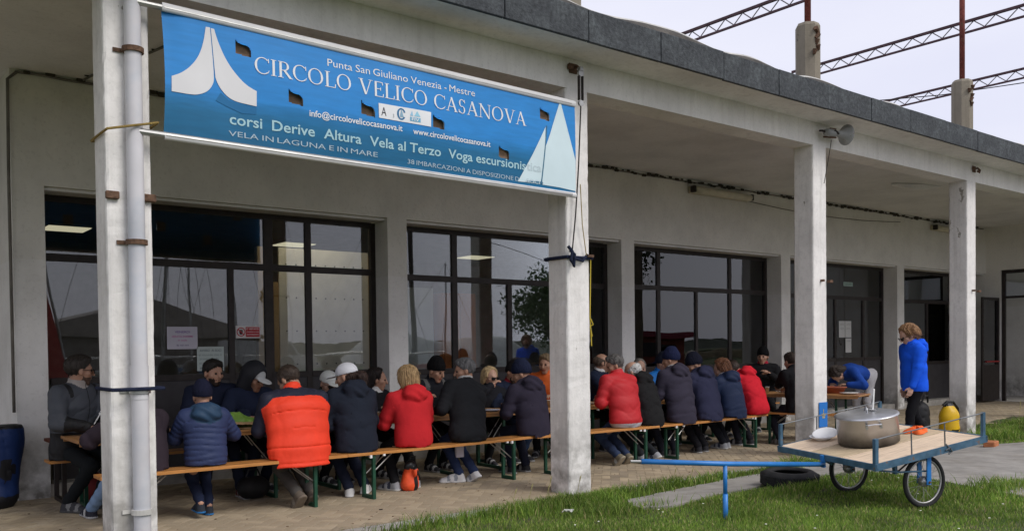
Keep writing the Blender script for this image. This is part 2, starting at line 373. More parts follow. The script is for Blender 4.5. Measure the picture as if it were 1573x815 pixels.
# fascia of slate panels, each separate
J = CAM_D-OV; tans = [.62+.1635*i for i in range(-9, 22)]
for i, t in enumerate(tans[:-1]):
    x0, x1 = t*J*1.0-.02, tans[i+1]*J-.02
    if x0 > 26: break
    dz = pr.uniform(-.004, .004); dy = pr.uniform(-.004, .003)
    MB().box((x0+.005, -OV-.028+dy, ZT+dz-.012), (x1-.005, -OV+.010, ZF+dz), bev=.004).build('fascia_panel', M_fascia, house)
MB().box((XL, -OV+.014, ZT+.102), (26, -.2, ZF-.01)).build('eave_upstand', M_conc, house)
# roof covering lifts in humps behind the fascia
def roof(u, v):
    X = XL+(26-XL)*u; v = v**2.2; Y = -.42+8*v
    hump = .10+.09*np.clip(vnoise(X, 0*X, 1.35, 5)+.30, 0, 1)
    z = ZF-.02+hump*np.clip(v*60, 0, 1)+.05*vnoise(X, Y, 3, 8)*np.clip(v*10, 0, 1)+.25*np.clip(v*3, 0, 1)
    return X, Y, z
sgrid('roof_felt', 420, 30, roof, [M_felt], house)
def flash(u, v):
    X = XL+(26-XL)*u; Y = -.22+.035*v; x_, y_, z = roof(u, ((Y+.42)/8)**(1/2.2))
    return X, Y+.01*vnoise(X, Y, 5, 2), z+.012+.02*np.sin(v*3.14)
sgrid('roof_flashing', 420, 5, flash, [M_flash], house)
# wall: header over the openings, piers between them, sill course, end returns
wz = MB(); wz.box((Q0-PW, WY, ZW), (XR, WY+RD+.02, ZC))
wz.build('wall_header', M_wall, house)
for k in range(0, 6):
    xr = Q0+QP*k; xl = xr-PW
    MB().box((xl, WY, -.03), (xr if k < 5 else XR+.3, WY+RD+.02, ZW)).build('pier', M_wall, house)
for k in range(5):
    MB().box((Q0+QP*k, WY+.06, -.03), (Q0+QP*(k+1)-PW, WY+RD+.02, .13)).build('sill', M_kerb, house)
    MB().box((Q0+QP*k, WY+.05, ZW-.035), (Q0+QP*(k+1)-PW, WY+RD-.1, ZW-.002)).build('lintel_strip', M_ceil, house)
MB().box((Q0-PW, WY+RD+.02, -.03), (Q0-PW+.25, 9.8, ZC)).build('side_wall', M_wall, house)
MB().box((-6, 7.2, -.03), (Q0-PW, 7.45, ZC)).build('far_side_wall', M_wall, house)
MB().box((-6, 3.86, -.10), (Q0-PW, 7.2, -.02)).build('side_yard_paving', M_kerb)['kind'] = 'structure'
# right end wall with doorway
ew = MB(); ew.box((XR, 3.12, -.03), (XR+.25, WY, ZC)); ew.box((XR, -1.5, -.03), (XR+.25, 1.85, ZC)); ew.box((XR, 1.85, 3.27), (XR+.25, 3.12, ZC))
ew.build('end_wall', M_wall, house)
MB().box((XR+2.6, -1.5, -.03), (XR+2.8, 9, ZC)).build('passage_wall', M_wall, house)
MB().box((XR+.25, -1.5, -.1), (XR+2.6, 9, -.01)).build('passage_floor', M_kerb, house)
dr = link('door', MB().box((XR+.04, 1.86, 0), (XR+.11, 1.93, 3.26)).box((XR+.04, 3.03, 0), (XR+.11, 3.11, 3.26)).box((XR+.04, 1.93, 3.18), (XR+.11, 3.03, 3.26)).box((XR+.04, 1.93, 2.56), (XR+.11, 3.03, 2.62)).mesh('door', M_frame), house)
MB().box((XR+.06, 1.93, 2.62), (XR+.07, 3.03, 3.18)).build('pane', M_glass, dr)
# open leaf standing out from the doorway
lf = MB(); x0, x1, yl = XR-.95, XR-.02, 3.16
lf.box((x0, yl-.02, .05), (x0+.07, yl+.02, 2.58)); lf.box((x1-.07, yl-.02, .05), (x1, yl+.02, 2.58)); lf.box((x0+.07, yl-.02, 2.51), (x1-.07, yl+.02, 2.58)); lf.box((x0+.07, yl-.02, .05), (x1-.07, yl+.02, .92))
lfo = lf.build('door_leaf', M_frame, house); MB().box((x0+.07, yl-.004, .92), (x1-.07, yl+.004, 2.51)).build('pane', M_glass, lfo)
MB().tube([(x0+.1, yl-.06, 1.0), (x1-.1, yl-.06, 1.0)], .018, 8).build('push_bar', cmat('plastic', (.35, .02, .02)), lfo)
# windows
GY = WY+RD-.05        # frame plane
def window(k, bars, transom, rail, knee=True):
    xl, xr = Q0+QP*k, Q0+QP*(k+1)-PW; w = .035
    root = link('window', MB().box((xl, GY-w, .13), (xl+.06, GY+w, ZW-.04)).box((xr-.07, GY-w, .13), (xr, GY+w, ZW-.04)).box((xl+.06, GY-w, ZW-.10), (xr-.07, GY+w, ZW-.04)).mesh('window_frame', M_frame), house)
    MB().box((xl+.06, GY-w*.8, transom-.04), (xr-.07, GY+w*.8, transom+.04)).build('transom', M_frame, root)
    for (x, bwid, full) in bars:
        MB().box((x-bwid/2, GY-w*.7, .13), (x+bwid/2, GY+w*.7, (transom-.04))).build('mullion', M_frame, root)
        if full: MB().box((x-bwid/2, GY-w*.7, transom+.04), (x+bwid/2, GY+w*.7, ZW-.10)).build('mullion', M_frame, root)
    if rail:
        ed = [xl+.06]+[b[0] for b in bars]+[xr-.07]
        for a, b in zip(ed[:-1], ed[1:]):
            MB().box((a+.03, GY-.015, .13), (b-.03, GY+.015, rail-.035), bev=.004).build('knee_panel', M_frame2, root)
            MB().box((a+.03, GY-w*.9, rail-.035), (b-.03, GY+w*.9, rail+.035)).build('rail', M_frame, root)
    lo = rail or .15
    ed = [xl+.06]+[b[0] for b in bars]+[xr-.07]
    for a, b in zip(ed[:-1], ed[1:]):
        rx = pr.uniform(-.003, .003); 
        MB().box((a, -.003, lo), (b, .003, transom)).build('pane', M_glass, root, loc=(0, GY, 0), rot=(rx*.4, 0, 0))
    ed = [xl+.06]+[b[0] for b in bars if b[2]]+[xr-.07]
    for a, b in zip(ed[:-1], ed[1:]):
        MB().box((a, -.003, transom), (b, .003, ZW-.1)).build('pane', M_glass, root, loc=(0, GY, 0), rot=(pr.uniform(-.0008, .0008), 0, 0))
    return root
w1 = window(0, [(2.80, .06, 0), (3.94, .07, 0), (4.42, .11, 1), (4.95, .08, 1)], 2.515, 1.19)
w2 = window(1, [(7.21, .09, 1), (8.21, .08, 0), (9.2, .08, 1)], 2.475, 1.17)
w3 = window(2, [(11.5, .08, 1), (12.5, .06, 0), (13.46, .08, 1)], 2.49, 1.1)
w4 = window(3, [(15.9, .08, 1), (17.0, .07, 0), (18.1, .07, 0)], 2.466, 1.15)
w5 = window(4, [(20.95, .08, 0), (22.1, .08, 1)], 2.46, 1.0)
MB().box((4.02, GY-.055, 1.06), (4.05, GY-.03, 1.16)).box((4.025, GY-.10, 1.10), (4.045, GY-.055, 1.12)).build('door_handle', cmat('metal', (.6, .45, .15)), w1)
# room behind the glass
inn = MB(); inn.box((Q0-.04, 10.4, -.02), (XR, 10.6, 3.9)); inn.box((XR-.1, WY+RD+.1, -.02), (XR, 10.4, 3.9)); inn.box((Q0-.045, WY+RD+.1, -.02), (Q0+.02, 10.4, 3.9))
inn.build('inner_wall', M_inside, house)
MB().box((Q0-.04, WY+RD+.1, -.1), (XR, 10.4, -.01)).build('inner_floor', M_inside, house)
MB().box((Q0-.04, WY+RD+.02, 3.42), (XR, 10.4, 3.5)).build('inner_ceiling', M_inside, house)
lm = bpy.data.materials.new('lit_diffuser'); lm.use_nodes = True; lb = lm.node_tree.nodes['Principled BSDF']; lb.inputs['Base Color'].default_value = (.8, .78, .6, 1)
lb.inputs['Emission Color'].default_value = (1, .9, .62, 1); lb.inputs['Emission Strength'].default_value = .6
lm_fill = lm.copy(); lm_fill.node_tree.nodes['Principled BSDF'].inputs['Emission Strength'].default_value = 7  # stronger glow, only for the added fill lamps
for i, (x, y) in enumerate([(5.3, 4.18), (9.3, 4.18), (13.2, 4.18), (3.0, 8.0), (6.7, 8.1), (10.75, 8.2), (15.5, 8.1), (19.6, 8.0)]):  # first three are added, out of view, to brighten the boards inside
    t = thing('ceiling_or_fill_light', ['lit ceiling panel just inside the glass over the pale board', 'lit ceiling panel just inside the second window', 'lit ceiling panel just inside the draped window', 'lit ceiling panel seen through the first window, at its far left', 'lit ceiling panel seen through the glass above the pale board', 'lit ceiling panel seen through the upper panes above the orange cabinet', 'ceiling panel inside, behind the draped window', 'ceiling panel inside, behind the papered door'][i], 'ceiling light', (x, y, 3.36), group='lit panels inside the clubhouse')
    if i < 3: t.scale = (1.8, .35, 1)
    MB().box((-.32, -.32, 0), (.32, .32, .055), bev=.01).build('frame', M_inside, t); MB().box((-.29, -.29, -.012), (.29, .29, -.001)).build('diffuser', lm_fill if i < 3 else lm, t)
M_ply = mat('plywood', (.52, .36, .19), .7, var=.15, scale=5, stretch=(1, 1, .2)); M_pale = mat('pale_board', (.82, .76, .68), .7, var=.08)
def solid(name, label, cat, m, lo, hi, grp=None, bev=.006):
    c = [(a+b)/2 for a, b in zip(lo, hi)]; o = MB().box([a-b for a, b in zip(lo, c)], [a-b for a, b in zip(hi, c)], bev=bev).build(name, m); o.location = c
    return tag(o, label, cat, grp)
pb = thing('notice_partition', 'pale screwed partition board on timber posts standing behind the first window', 'partition', (5.5, 4.62, 0))
MB().box((-.60, 0, 0), (.75, .03, 2.87)).build('board', M_pale, pb)
MB().box((-.92, -.05, 0), (-.70, .05, 2.86), bev=.005).build('post', M_ply, pb); MB().box((-.695, -.03, 0), (-.62, .04, 2.4), bev=.005).build('post', mat('timber', (.42, .27, .12), .7, var=.2, stretch=(1, 1, .2)), pb); MB().box((.755, -.04, 0), (.86, .05, 2.83), bev=.005).build('post', M_ply, pb)
sb = MB()
for zz in (1.3, 1.75, 2.2, 2.65):
    for i in range(9): sb.lathe([(0, -.004), (.011, -.003), (.011, 0)], 6, tf=Matrix.Translation((-.5+i*.145, -.001, zz)) @ Matrix.Rotation(R(90), 4, 'X') @ Matrix.Scale(-1, 4, (0, 0, 1)))
o = sb.build('screws', M_frame, pb); o['kind'] = 'stuff'
oc = thing('orange_cabinet', 'tall orange-brown wooden cabinet behind the second window', 'cabinet', (7.75, 4.5, 0)); M_oc = mat('orange_wood', (.42, .13, .035), .5, var=.15, scale=3)
MB().box((-.30, 0, 0), (.32, .45, 2.33), bev=.008).build('carcass', M_oc, oc); MB().box((-.28, -.02, .1), (.005, -.002, 2.29)).build('door', M_oc, oc); MB().box((.015, -.02, .1), (.30, -.002, 2.29)).build('door', M_oc, oc)
solid('white_board', 'pale panel standing in for a reflection in the left pane of the second window', 'board', mat('pale_reflection', (.50, .52, .50), .7, var=.15, scale=2), (6.3, 4.6, .1), (7.35, 4.7, 2.4))  # pale panel added in place of a white shape reflected in the glass
solid('plywood_sheet', 'bare plywood sheet leaning inside the papered door', 'plywood sheet', M_ply, (18.15, 4.1, .1), (19.0, 4.14, 2.3))
def plastic(u, v):
    X = 10.7+3.9*u; Z = .2+2.25*v
    return X, 4.25+.09*vnoise(X, Z, 5, 3)+.04*vnoise(X, Z, 14, 9)+.25*(1-v)*np.sin(u*7), Z-.12*np.sin(u*3.1)
tag(sgrid('plastic_sheet', 110, 70, plastic, [mat('cloudy_plastic', (.30, .29, .27), .22, var=.3, scale=3, spec=.8)]), 'crumpled cloudy plastic sheet hanging inside the third window', 'plastic sheet')
def drape(u, v):
    return 13.05+.55*u+.02*np.sin(v*9), 4.15+.05*np.sin(u*28)+.02*v, .9+1.55*v
tag(sgrid('white_drape', 60, 12, drape, [cmat('cloth', (.6, .55, .48))]), 'pale hanging drape at the right side of the third window', 'drape')
def band(u, v):
    X = 10.9+3.5*u; return X, 4.05+.06*np.cos(v*6.28)+.02*vnoise(X, v, 6, 1), 2.52+.38*u+.07*np.sin(v*6.28)+.015*vnoise(X, v*2, 8, 4)
tag(sgrid('rolled_tarpaulin', 60, 10, band, [cmat('cloth', (.40, .36, .29))]), 'rolled pale tarpaulin slung aslant behind the top panes of the third window', 'tarpaulin')
# drainpipe on the first column
XP, YP = 1.80, -.062
dp = MB().tube([(XP, YP, -.05), (XP, YP, 1.36)], .058, 18, cap=False).tube([(XP, YP, 1.16), (XP, YP, 1.40)], .0615, 18, cap=False).tube([(XP, YP, 1.37), (XP, YP, ZT)], .057, 18, cap=False).build('drainpipe', M_pipe, house, smooth=True)
for z, m in ((3.62, M_rustb), (2.27, M_rustb), (1.22, M_zinc), (.36, M_flash)):
    MB().tube([(XP, YP, z-.018), (XP, YP, z+.018)], .073, 18, mi=0).box((XP-.12, -.012, z-.014), (XP-.06, -.002, z+.014)).build('pipe_clamp', m, dp)
for z in (2.60,):
    for s in (-1, 1): MB().box((XP-.02+s*.125-.045, -.035, z-.03), (XP-.02+s*.125+.045, -.001, z+.025), bev=.006).build('bracket', M_rustb, house)
for xc in (C0+CP*2, C0+CP*3):
    MB().box((xc-.16, -.05, 2.31), (xc-.13, -.001, 2.34)).build('bracket', M_rustb, house); MB().box((xc-.02, -.06, 2.30), (xc+.05, -.015, 2.335)).build('bracket', M_rustb, house)
# roof stubs over the columns, red posts, lattice girders
for i, (x, zt) in enumerate(((6.12, 5.75), (10.42, 5.77), (14.79, 5.80), (19.1, 5.8))):
    st = MB(); st.tube([(0, 0, 0), (0, 0, zt-ZF-.02-.04), (0, 0, zt-ZF-.02)], [.300/2*1.0, .30/2, .13], 8, tf=Matrix.Rotation(R(22.5), 4, 'Z'))
    v2 = []
    for v in st.v:
        a = math.atan2(v[1], v[0]); rr_ = math.hypot(v[0], v[1]); k = 1/(max(abs(math.cos(a)), abs(math.sin(a)))**.75); v2.append((v[0]*k*1.04, v[1]*k, v[2]))
    st.v = v2; so_ = st.build('pillar_stub', M_conc, house, loc=(x, .17, ZF-.03))
    ho = MB(); rr2 = random.Random(i)
    for q in range(5):
        z = zt-ZF-.12-q*.07; ho.tube([(rr2.uniform(-.09, .02), -.165, z), (rr2.uniform(-.09, .04), -.15, z-.06)], [.035, .02], 6)
    ho.build('exposed_rebar', M_rustb, so_)
    if i in (1, 2): MB().tube([(0, 0, zt-ZF-.1), (0.01, 0, 8.6-ZF)], .042, 10).build('post', M_rust, so_, smooth=True)
M_gal = mat('dull_galvanised', (.19, .17, .19), .6, metal=.3, var=.2)
def girder(x, y0, label, i):
    t = thing('lattice_girder', label, 'lattice girder', (x, y0, 7.92), group='red-brown lattice girders over the roof')
    L_ = 13.0
    MB().box((-.03, -L_, .22), (.03, 0, .27)).build('chord', M_purp, t); MB().box((-.022, -L_, 0), (.022, 0, .04)).build('chord', M_purp, t)
    nb = int(L_/.42)
    for k in range(nb):
        a = -k*L_/nb; b = -(k+.5)*L_/nb; c = -(k+1)*L_/nb
        for (p, q) in (((0, a, .22), (0, b, .04)), ((0, b, .04), (0, c, .22))):
            MB().tube([p, q], .012, 5).build('brace', M_gal, t)
girder(14.75, 6.2, 'lattice girder leftmost of those above the roof, its end beside the first rusty post', 0)
girder(19.0, 6.2, 'longest lattice girder above the roof, passing behind the second rusty post', 1)
girder(23.4, 7.6, 'lowest and farthest lattice girder, ending behind the concrete stub at the right', 2)
tag(MB().tube([(19.6, 9.5, 7.9), (22, 4, 7.6), (24, -3, 7.5)], .012, 5).build('overhead_wire', M_frame), 'thin wire strung below the far girder over the roof', 'wire')
an = thing('roof_antenna', 'thin whip antenna standing on the roof at the far right', 'antenna', (23.9, 2.4, 4.9)); MB().tube([(0, 0, 0), (0, 0, 2.6)], .012, 6).build('mast', M_frame, an); MB().tube([(-.9, 0, .55), (.9, -.4, .75)], .02, 5).build('arm', M_frame, an); MB().tube([(-.9, -.1, .40), (.9, -.5, .62)], .02, 5).build('arm', M_frame, an)

# ------------------------------------------------------------------ cables and fittings under the arcade
def cable(name, pts, r, m, label, cat='cable', junk=0, seed=1, g=None):
    rr_ = random.Random(seed); b = MB(); b.tube(pts, r, 7)
    o = b.build(name, m, smooth=True); tag(o, label, cat, g)
    if junk:
        jb = MB()
        for i in range(junk):
            k = rr_.random()*(len(pts)-1); a = Vector(pts[int(k)]); c = Vector(pts[min(int(k)+1, len(pts)-1)]); p = a.lerp(c, k % 1)
            s = rr_.uniform(.012, .04); p = p+Vector((0, -.01, rr_.uniform(-.01, .03)))
            jb.box((p.x-s*1.3, p.y-s*.5, p.z-s*.6), (p.x+s*1.3, p.y+s*.5, p.z+s*.6), bev=s*.3)
        q = jb.build('clip', mat('cobweb_dirt', (.05, .045, .035), .95), o); q['kind'] = 'stuff'
    return o
def seg(a, b, n, sag=0, wob=.01, seed=1):
    rr_ = random.Random(seed); return [tuple(Vector(a).lerp(Vector(b), i/n)+Vector((0, 0, -4*sag*(i/n)*(1-i/n)+rr_.uniform(-wob, wob)))) for i in range(n+1)]
M_cab = mat('old_cable', (.16, .15, .135), .8, var=.3)
cable('wall_cable', seg((Q0-PW+.05, WY-.02, ZC-.03), (5.4, WY-.02, ZC-.05), 24, wob=.006), .014, M_cab, 'grey conduit along the ceiling line behind the banner', 'conduit', 16, 2)
cable('wall_cable', seg((5.8, WY-.02, ZC-.045), (23.1, WY-.02, ZC-.05), 90, wob=.008), .012, M_cab, 'long cobwebbed cable clipped along the ceiling line of the right-hand bays', 'cable', 230, 3)
cable('wall_conduit', [(Q0-PW-.03, WY-.03, 0.9), (Q0-PW-.03, WY-.03, 3.2), (Q0-PW-.02, WY-.03, ZC-.12), (Q0-PW+.06, WY-.03, ZC-.04)], .016, M_cab, 'vertical conduit down the left corner of the wall', 'conduit', 0)
cable('ceiling_cable', seg((2.25, WY-.1, ZC-.02), (2.95, .6, ZC-.012), 12, wob=.01), .012, M_cab, 'loose cable crossing the ceiling above the first window', 'cable', 8, 5)
cable('sagging_wire', seg((12.6, WY-.03, ZC-.16), (19.0, WY-.03, ZC-.18), 26, sag=.13, wob=.002), .007, M_cab, 'thin wire sagging on the wall between the two lamps', 'wire', 0)
def tube_lamp(loc, label):
    t = thing('fluorescent_lamp', label, 'fluorescent lamp', loc, group='unlit tube lamps on the arcade wall')
    MB().box((-.8, -.03, -.06), (.8, .05, .06), bev=.01).build('housing', mat('yellowed_lamp', (.50, .46, .35), .5, var=.2), t)
    MB().tube([(-.77, -.075, -.01), (.77, -.075, -.01)], .058, 12).build('cover', mat('lamp_cover', (.62, .58, .46), .35, var=.15), t, smooth=True)
    for s in (-1, 1): MB().box((s*.80-.03, -.12, -.055), (s*.80+.03, -.02, .055), bev=.008).build('end_cap', M_frame, t)
tube_lamp((12.68, WY-.06, 4.17), 'yellowed unlit fluorescent lamp on the wall above the third window')
tube_lamp((21.2, WY-.06, 4.15), 'unlit fluorescent lamp half hidden behind the far column')
tag(MB().tube([(15.2, 1.6, ZC-.03), (15.7, 1.4, ZC-.05), (16.3, 1.25, ZC-.01)], [.02, .09, .01], 6).build('peeling_paint', M_ceil), 'curled flake of ceiling paint hanging right of the loudspeaker column', 'paint flake')
# loudspeaker on the beam
ls = thing('loudspeaker', 'grey horn loudspeaker on a bracket at the top of the third column', 'loudspeaker', (10.42, -.045, 4.235), rot=(0, 0, R(-12))); ls.scale = (.82, .82, .82)
M_horn = mat('horn_grey', (.30, .31, .31), .45, var=.2, c2=(.15, .1, .07), c2t=(.62, .7), c2s=14); X_ = Matrix.Rotation(R(90), 4, 'Y')
MB().lathe([(.0, -.16), (.055, -.16), (.06, -.1), (.06, .03), (.045, .06)], 20, tf=Matrix.Translation((.1, -.12, 0)) @ X_).build('driver', M_horn, ls, smooth=True)
MB().lathe([(.035, .04), (.05, .12), (.08, .2), (.125, .26), (.165, .285), (.165, .29), (.12, .265), (.075, .205), (.04, .12), (.028, .05)], 28, tf=Matrix.Translation((.1, -.12, 0)) @ X_).build('horn', M_horn, ls, smooth=True)
MB().lathe([(0, .2), (.02, .2), (.05, .26), (.055, .28), (0, .3)], 18, tf=Matrix.Translation((.1, -.12, 0)) @ X_).build('reflector', M_horn, ls, smooth=True)
MB().tube([(.05, .03, .03), (.05, -.12, .07), (.16, -.12, .065)], .014, 8).tube([(.05, .03, -.03), (.05, -.12, -.07), (.16, -.12, -.065)], .014, 8).build('bracket', M_rustb, ls)
MB().tube([(-.06, .0, .05), (-.1, -.08, .03), (0, -.13, -.01), (.1, -.17, .03), (.16, -.18, -.02)], .018, 7).build('cable', M_frame, ls)
tag(MB().tube([(10.47, -.14, 4.15), (10.475, -.1, 3.95), (10.47, -.03, 3.6)], .005, 5).build('speaker_wire', M_frame), 'thin wire hanging down from the loudspeaker', 'wire')
def hook(x, label):
    t = thing('eave_hook', label, 'hook', (x, 0, 4.29), group='rusty hooks at the heads of the columns')
    MB().tube([(0, 0, .0), (0, -.06, .01), (.02, -.09, -.03), (-.02, -.1, -.07), (-.04, -.07, -.04)], .016, 7).build('eye', M_rustb, t); MB().box((-.06, -.012, -.05), (.05, .0, .05), bev=.004).box((-.09, -.05, -.02), (-.03, -.01, .03), bev=.005).build('plate', M_rustb, t)
hook(6.05, 'rusty hook above the banner end carrying the pulley tackle'); hook(14.82, 'rusty hook at the head of the fourth column')
# pulley tackle and ties on the second column
tk = thing('pulley_tackle', 'small pulley blocks and dark halyard hanging down the second column', 'pulley tackle', (6.05, -.11, 4.22))
MB().lathe([(0, -.012), (.035, -.012), (.035, .012), (0, .012)], 14, tf=Matrix.Rotation(R(90), 4, 'X')).box((-.02, -.02, .02), (.02, .02, .06)).build('upper_block', M_zinc, tk)
MB().box((-.028, -.015, -.27), (-.018, .015, -.03)).box((.018, -.015, -.27), (.028, .015, -.03)).build('rope_strops', M_frame, tk)
MB().lathe([(0, -.012), (.03, -.012), (.03, .012), (0, .012)], 14, tf=Matrix.Translation((0, 0, -.3)) @ Matrix.Rotation(R(90), 4, 'X')).build('lower_block', M_zinc, tk)
MB().tube([(0, 0, -.32), (-.01, .03, -.9), (-.03, .06, -1.4), (-.07, .07, -1.75)], .008, 6).build('halyard', M_frame, tk); MB().tube([(0, .02, -1.1), (.06, .06, -1.5), (.13, .08, -1.8)], .005, 5).build('thin_line', cmat('plastic', (.30, .22, .08)), tk)
M_rope = cmat('knit', (.02, .025, .05))
def ring(xc, z, m, r, x0=-.17, x1=.17, y0=-.015, y1=.32, slope=0):
    pts = [(xc+x0, y0, z), (xc, y0-.006, z+slope*.5), (xc+x1, y0, z+slope), (xc+x1+.003, (y0+y1)/2, z+slope), (xc+x1, y1, z+slope), (xc, y1, z), (xc+x0, y1, z), (xc+x0-.003, (y0+y1)/2, z)]
    return MB().tube(pts, r, 7, closed=True)
xc2 = C0+CP-CW/2
rt = thing('rope_tie', 'dark blue rope tied round the second column with a hanging knot', 'rope', (0, 0, 0)); ring(xc2, 2.395, M_rope, .018).build('loop', M_rope, rt)
MB().tube([(5.93, -.03, 2.5), (5.97, -.05, 2.45), (5.94, -.06, 2.36), (5.98, -.06, 2.30), (6.0, -.05, 2.42), (5.95, -.04, 2.46)], .017, 7).tube([(5.98, -.06, 2.38), (6.12, -.04, 2.36), (6.2, -.02, 2.43)], .014, 7).build('knot', M_rope, rt)
yr = thing('yellow_line', 'thin yellow line hanging down the right edge of the second column', 'line', (6.26, 0, 0)); MB().tube([(-.01, -.02, 2.42), (0, .0, 2.1), (.0, .01, 1.8), (.01, 0, 1.5)], .006, 5).tube([(0, 0, 1.78), (.025, -.01, 1.72), (-.01, 0, 1.70), (.02, 0, 1.6)], .006, 5).build('strand', cmat('plastic', (.5, .38, .04)), yr)
MB().box((-.07, -.05, 2.405), (0.01, -.02, 2.43)).build('wooden_peg', M_rustb, yr)
xc1 = C0-CW/2
o = ring(xc1, 3.03, M_rope, .009, slope=.09, y0=-.13).build('ochre_cord', cmat('knit', (.28, .2, .07))); tag(o, 'ochre cord tied slanting round the first column and drainpipe', 'cord')
o = ring(xc1, 1.235, M_rope, .014, y0=-.135).build('black_strap', M_rope); tag(o, 'black strap round the first column and its drainpipe at head height', 'strap')

# ------------------------------------------------------------------ banner
BX0, BX1 = 1.985, 5.955
def btop(x): return 3.972-.055*(x-BX0)/(BX1-BX0)
def bbot(x): return 3.012-.040*(x-BX0)/(BX1-BX0)
def by(x, z):
    t = (z-bbot(x))/(btop(x)-bbot(x)); e = np.exp(-((x-BX0)/.12)**2)*.02
    return -.12-.012*np.sin(np.pi*t)*(1+.5*np.sin(x*2.1))+.004*np.sin(x*5.3+z*4)*np.sin(np.pi*t)+.0016*np.sin(x*17+z*3)*np.sin(np.pi*t)+e
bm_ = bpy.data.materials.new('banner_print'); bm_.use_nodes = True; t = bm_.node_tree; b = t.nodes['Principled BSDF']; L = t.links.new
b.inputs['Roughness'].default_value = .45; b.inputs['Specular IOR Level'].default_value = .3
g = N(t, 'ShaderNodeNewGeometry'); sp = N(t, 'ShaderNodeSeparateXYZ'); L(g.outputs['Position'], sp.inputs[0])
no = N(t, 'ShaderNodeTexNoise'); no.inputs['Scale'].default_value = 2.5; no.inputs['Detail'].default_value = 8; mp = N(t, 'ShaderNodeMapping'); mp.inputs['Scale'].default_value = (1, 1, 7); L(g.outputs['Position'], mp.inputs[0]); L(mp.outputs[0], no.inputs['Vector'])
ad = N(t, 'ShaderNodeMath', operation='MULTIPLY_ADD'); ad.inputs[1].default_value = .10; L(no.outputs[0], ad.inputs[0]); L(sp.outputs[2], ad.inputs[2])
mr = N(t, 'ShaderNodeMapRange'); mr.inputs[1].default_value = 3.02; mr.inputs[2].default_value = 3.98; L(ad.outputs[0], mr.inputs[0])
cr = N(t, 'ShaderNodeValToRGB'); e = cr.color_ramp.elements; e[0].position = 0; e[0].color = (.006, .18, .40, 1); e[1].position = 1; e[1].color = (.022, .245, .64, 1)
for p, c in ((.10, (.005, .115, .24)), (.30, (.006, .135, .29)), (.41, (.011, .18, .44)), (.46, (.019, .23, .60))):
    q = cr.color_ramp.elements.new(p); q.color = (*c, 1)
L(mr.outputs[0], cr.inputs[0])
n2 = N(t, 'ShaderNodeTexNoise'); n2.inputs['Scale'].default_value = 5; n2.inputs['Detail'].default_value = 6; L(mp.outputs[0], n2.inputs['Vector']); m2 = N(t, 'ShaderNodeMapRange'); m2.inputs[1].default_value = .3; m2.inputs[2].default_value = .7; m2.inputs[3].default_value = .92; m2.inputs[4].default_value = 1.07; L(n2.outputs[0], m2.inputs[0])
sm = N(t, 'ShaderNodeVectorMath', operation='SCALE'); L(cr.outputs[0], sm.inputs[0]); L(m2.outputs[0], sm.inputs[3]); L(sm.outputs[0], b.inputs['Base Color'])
M_bwhite = mat('banner_white', (.70, .70, .70), .4, var=.04, scale=3); M_bback = mat('banner_back', (.35, .36, .38), .6, var=.05)
M_let = cmat('flat', (.78, .80, .82)); M_let2 = cmat('flat', (.38, .60, .66)); M_let3 = cmat('flat', (.40, .52, .60))
bn = thing('banner', 'wide blue sailing club banner with white sail logo, slung between the first two columns', 'banner', (0, 0, 0))
vents = [(2.578, 3.770), (2.99, 3.471), (3.632, 3.48), (4.33, 3.475), (5.562, 3.734), (5.062, 3.305)]
nu, nv = 500, 118
xs = np.linspace(BX0, BX1, nu); ts = np.linspace(.035, .95, nv)
XX, TT = np.meshgrid(xs, ts, indexing='ij'); ZZ = bbot(XX)+(btop(XX)-bbot(XX))*TT
XX = XX+np.where(XX < BX0+.3, (.018*np.sin(np.pi*TT))*(1-(XX-BX0)/.3), 0)
V = np.stack([XX, by(XX, ZZ), ZZ], -1).reshape(-1, 3)
i = np.arange((nu-1)*(nv-1)); a = (i//(nv-1))*nv+i % (nv-1); Fq = np.stack([a, a+nv, a+nv+1, a+1], -1)
cc = V[Fq].mean(1); keep = np.ones(len(Fq), bool)
for (vx, vz) in vents:
    dx = (cc[:, 0]-vx)/.060; dz = (cc[:, 2]-vz)/.066
    hole = (dz < 1-1.15*np.clip((dx+1)/2, 0, 1)**.45+.42*np.sin(np.pi*np.clip((dx+1)/2, 0, 1)**1.6)) & (dx > -1) & (dx < 1) & (dz > -.72-.2*(dx+1)/2)
    keep &= ~hole
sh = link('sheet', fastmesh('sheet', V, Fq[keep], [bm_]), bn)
for (vx, vz) in vents:
    def flap(u, v, vx=vx, vz=vz):
        X = vx-.06+.12*u; Z = vz+.066-.076*u**.45+.028*np.sin(np.pi*u**1.6)-.020*v*np.sin(u*3.14); Yq = by(X, Z)-.003-.030*np.sin(np.pi*np.clip(u*1.0, 0, 1))**.8*v; return X, Yq, Z
    sgrid('vent_flap', 10, 8, flap, [bm_], bn)
    MB().box((vx-.07, -.100, vz-.075), (vx+.07, -.098, vz+.075)).build('vent_backing', mat('vent_brown', (.26, .17, .11), .8), bn)
bb = MB()
def hem(z0, z1, nm, r):
    def f(u, v):
        X = BX0+(BX1-BX0)*u; a = v*2*np.pi; zc = (z0(X)+z1(X))/2; return X, -.122-r*np.cos(a)*.55, zc+np.sin(a)*(z1(X)-z0(X))/2
    return sgrid(nm, 90, 17, f, [M_bwhite], bn)
hem(lambda x: bbot(x)-.005, lambda x: bbot(x)+.05, 'bottom_hem', .035); hem(lambda x: btop(x)-.055, lambda x: btop(x)+.01, 'top_hem', .035)
MB().tube([(1.80, -.09, 3.955), (2.0, -.12, 3.945), (5.9, -.12, 3.89)], .022, 10).build('pole', M_zinc, bn); MB().tube([(1.80, -.09, 3.05), (2.0, -.12, 3.04), (5.9, -.12, 2.995)], .024, 10).build('pole', M_zinc, bn)
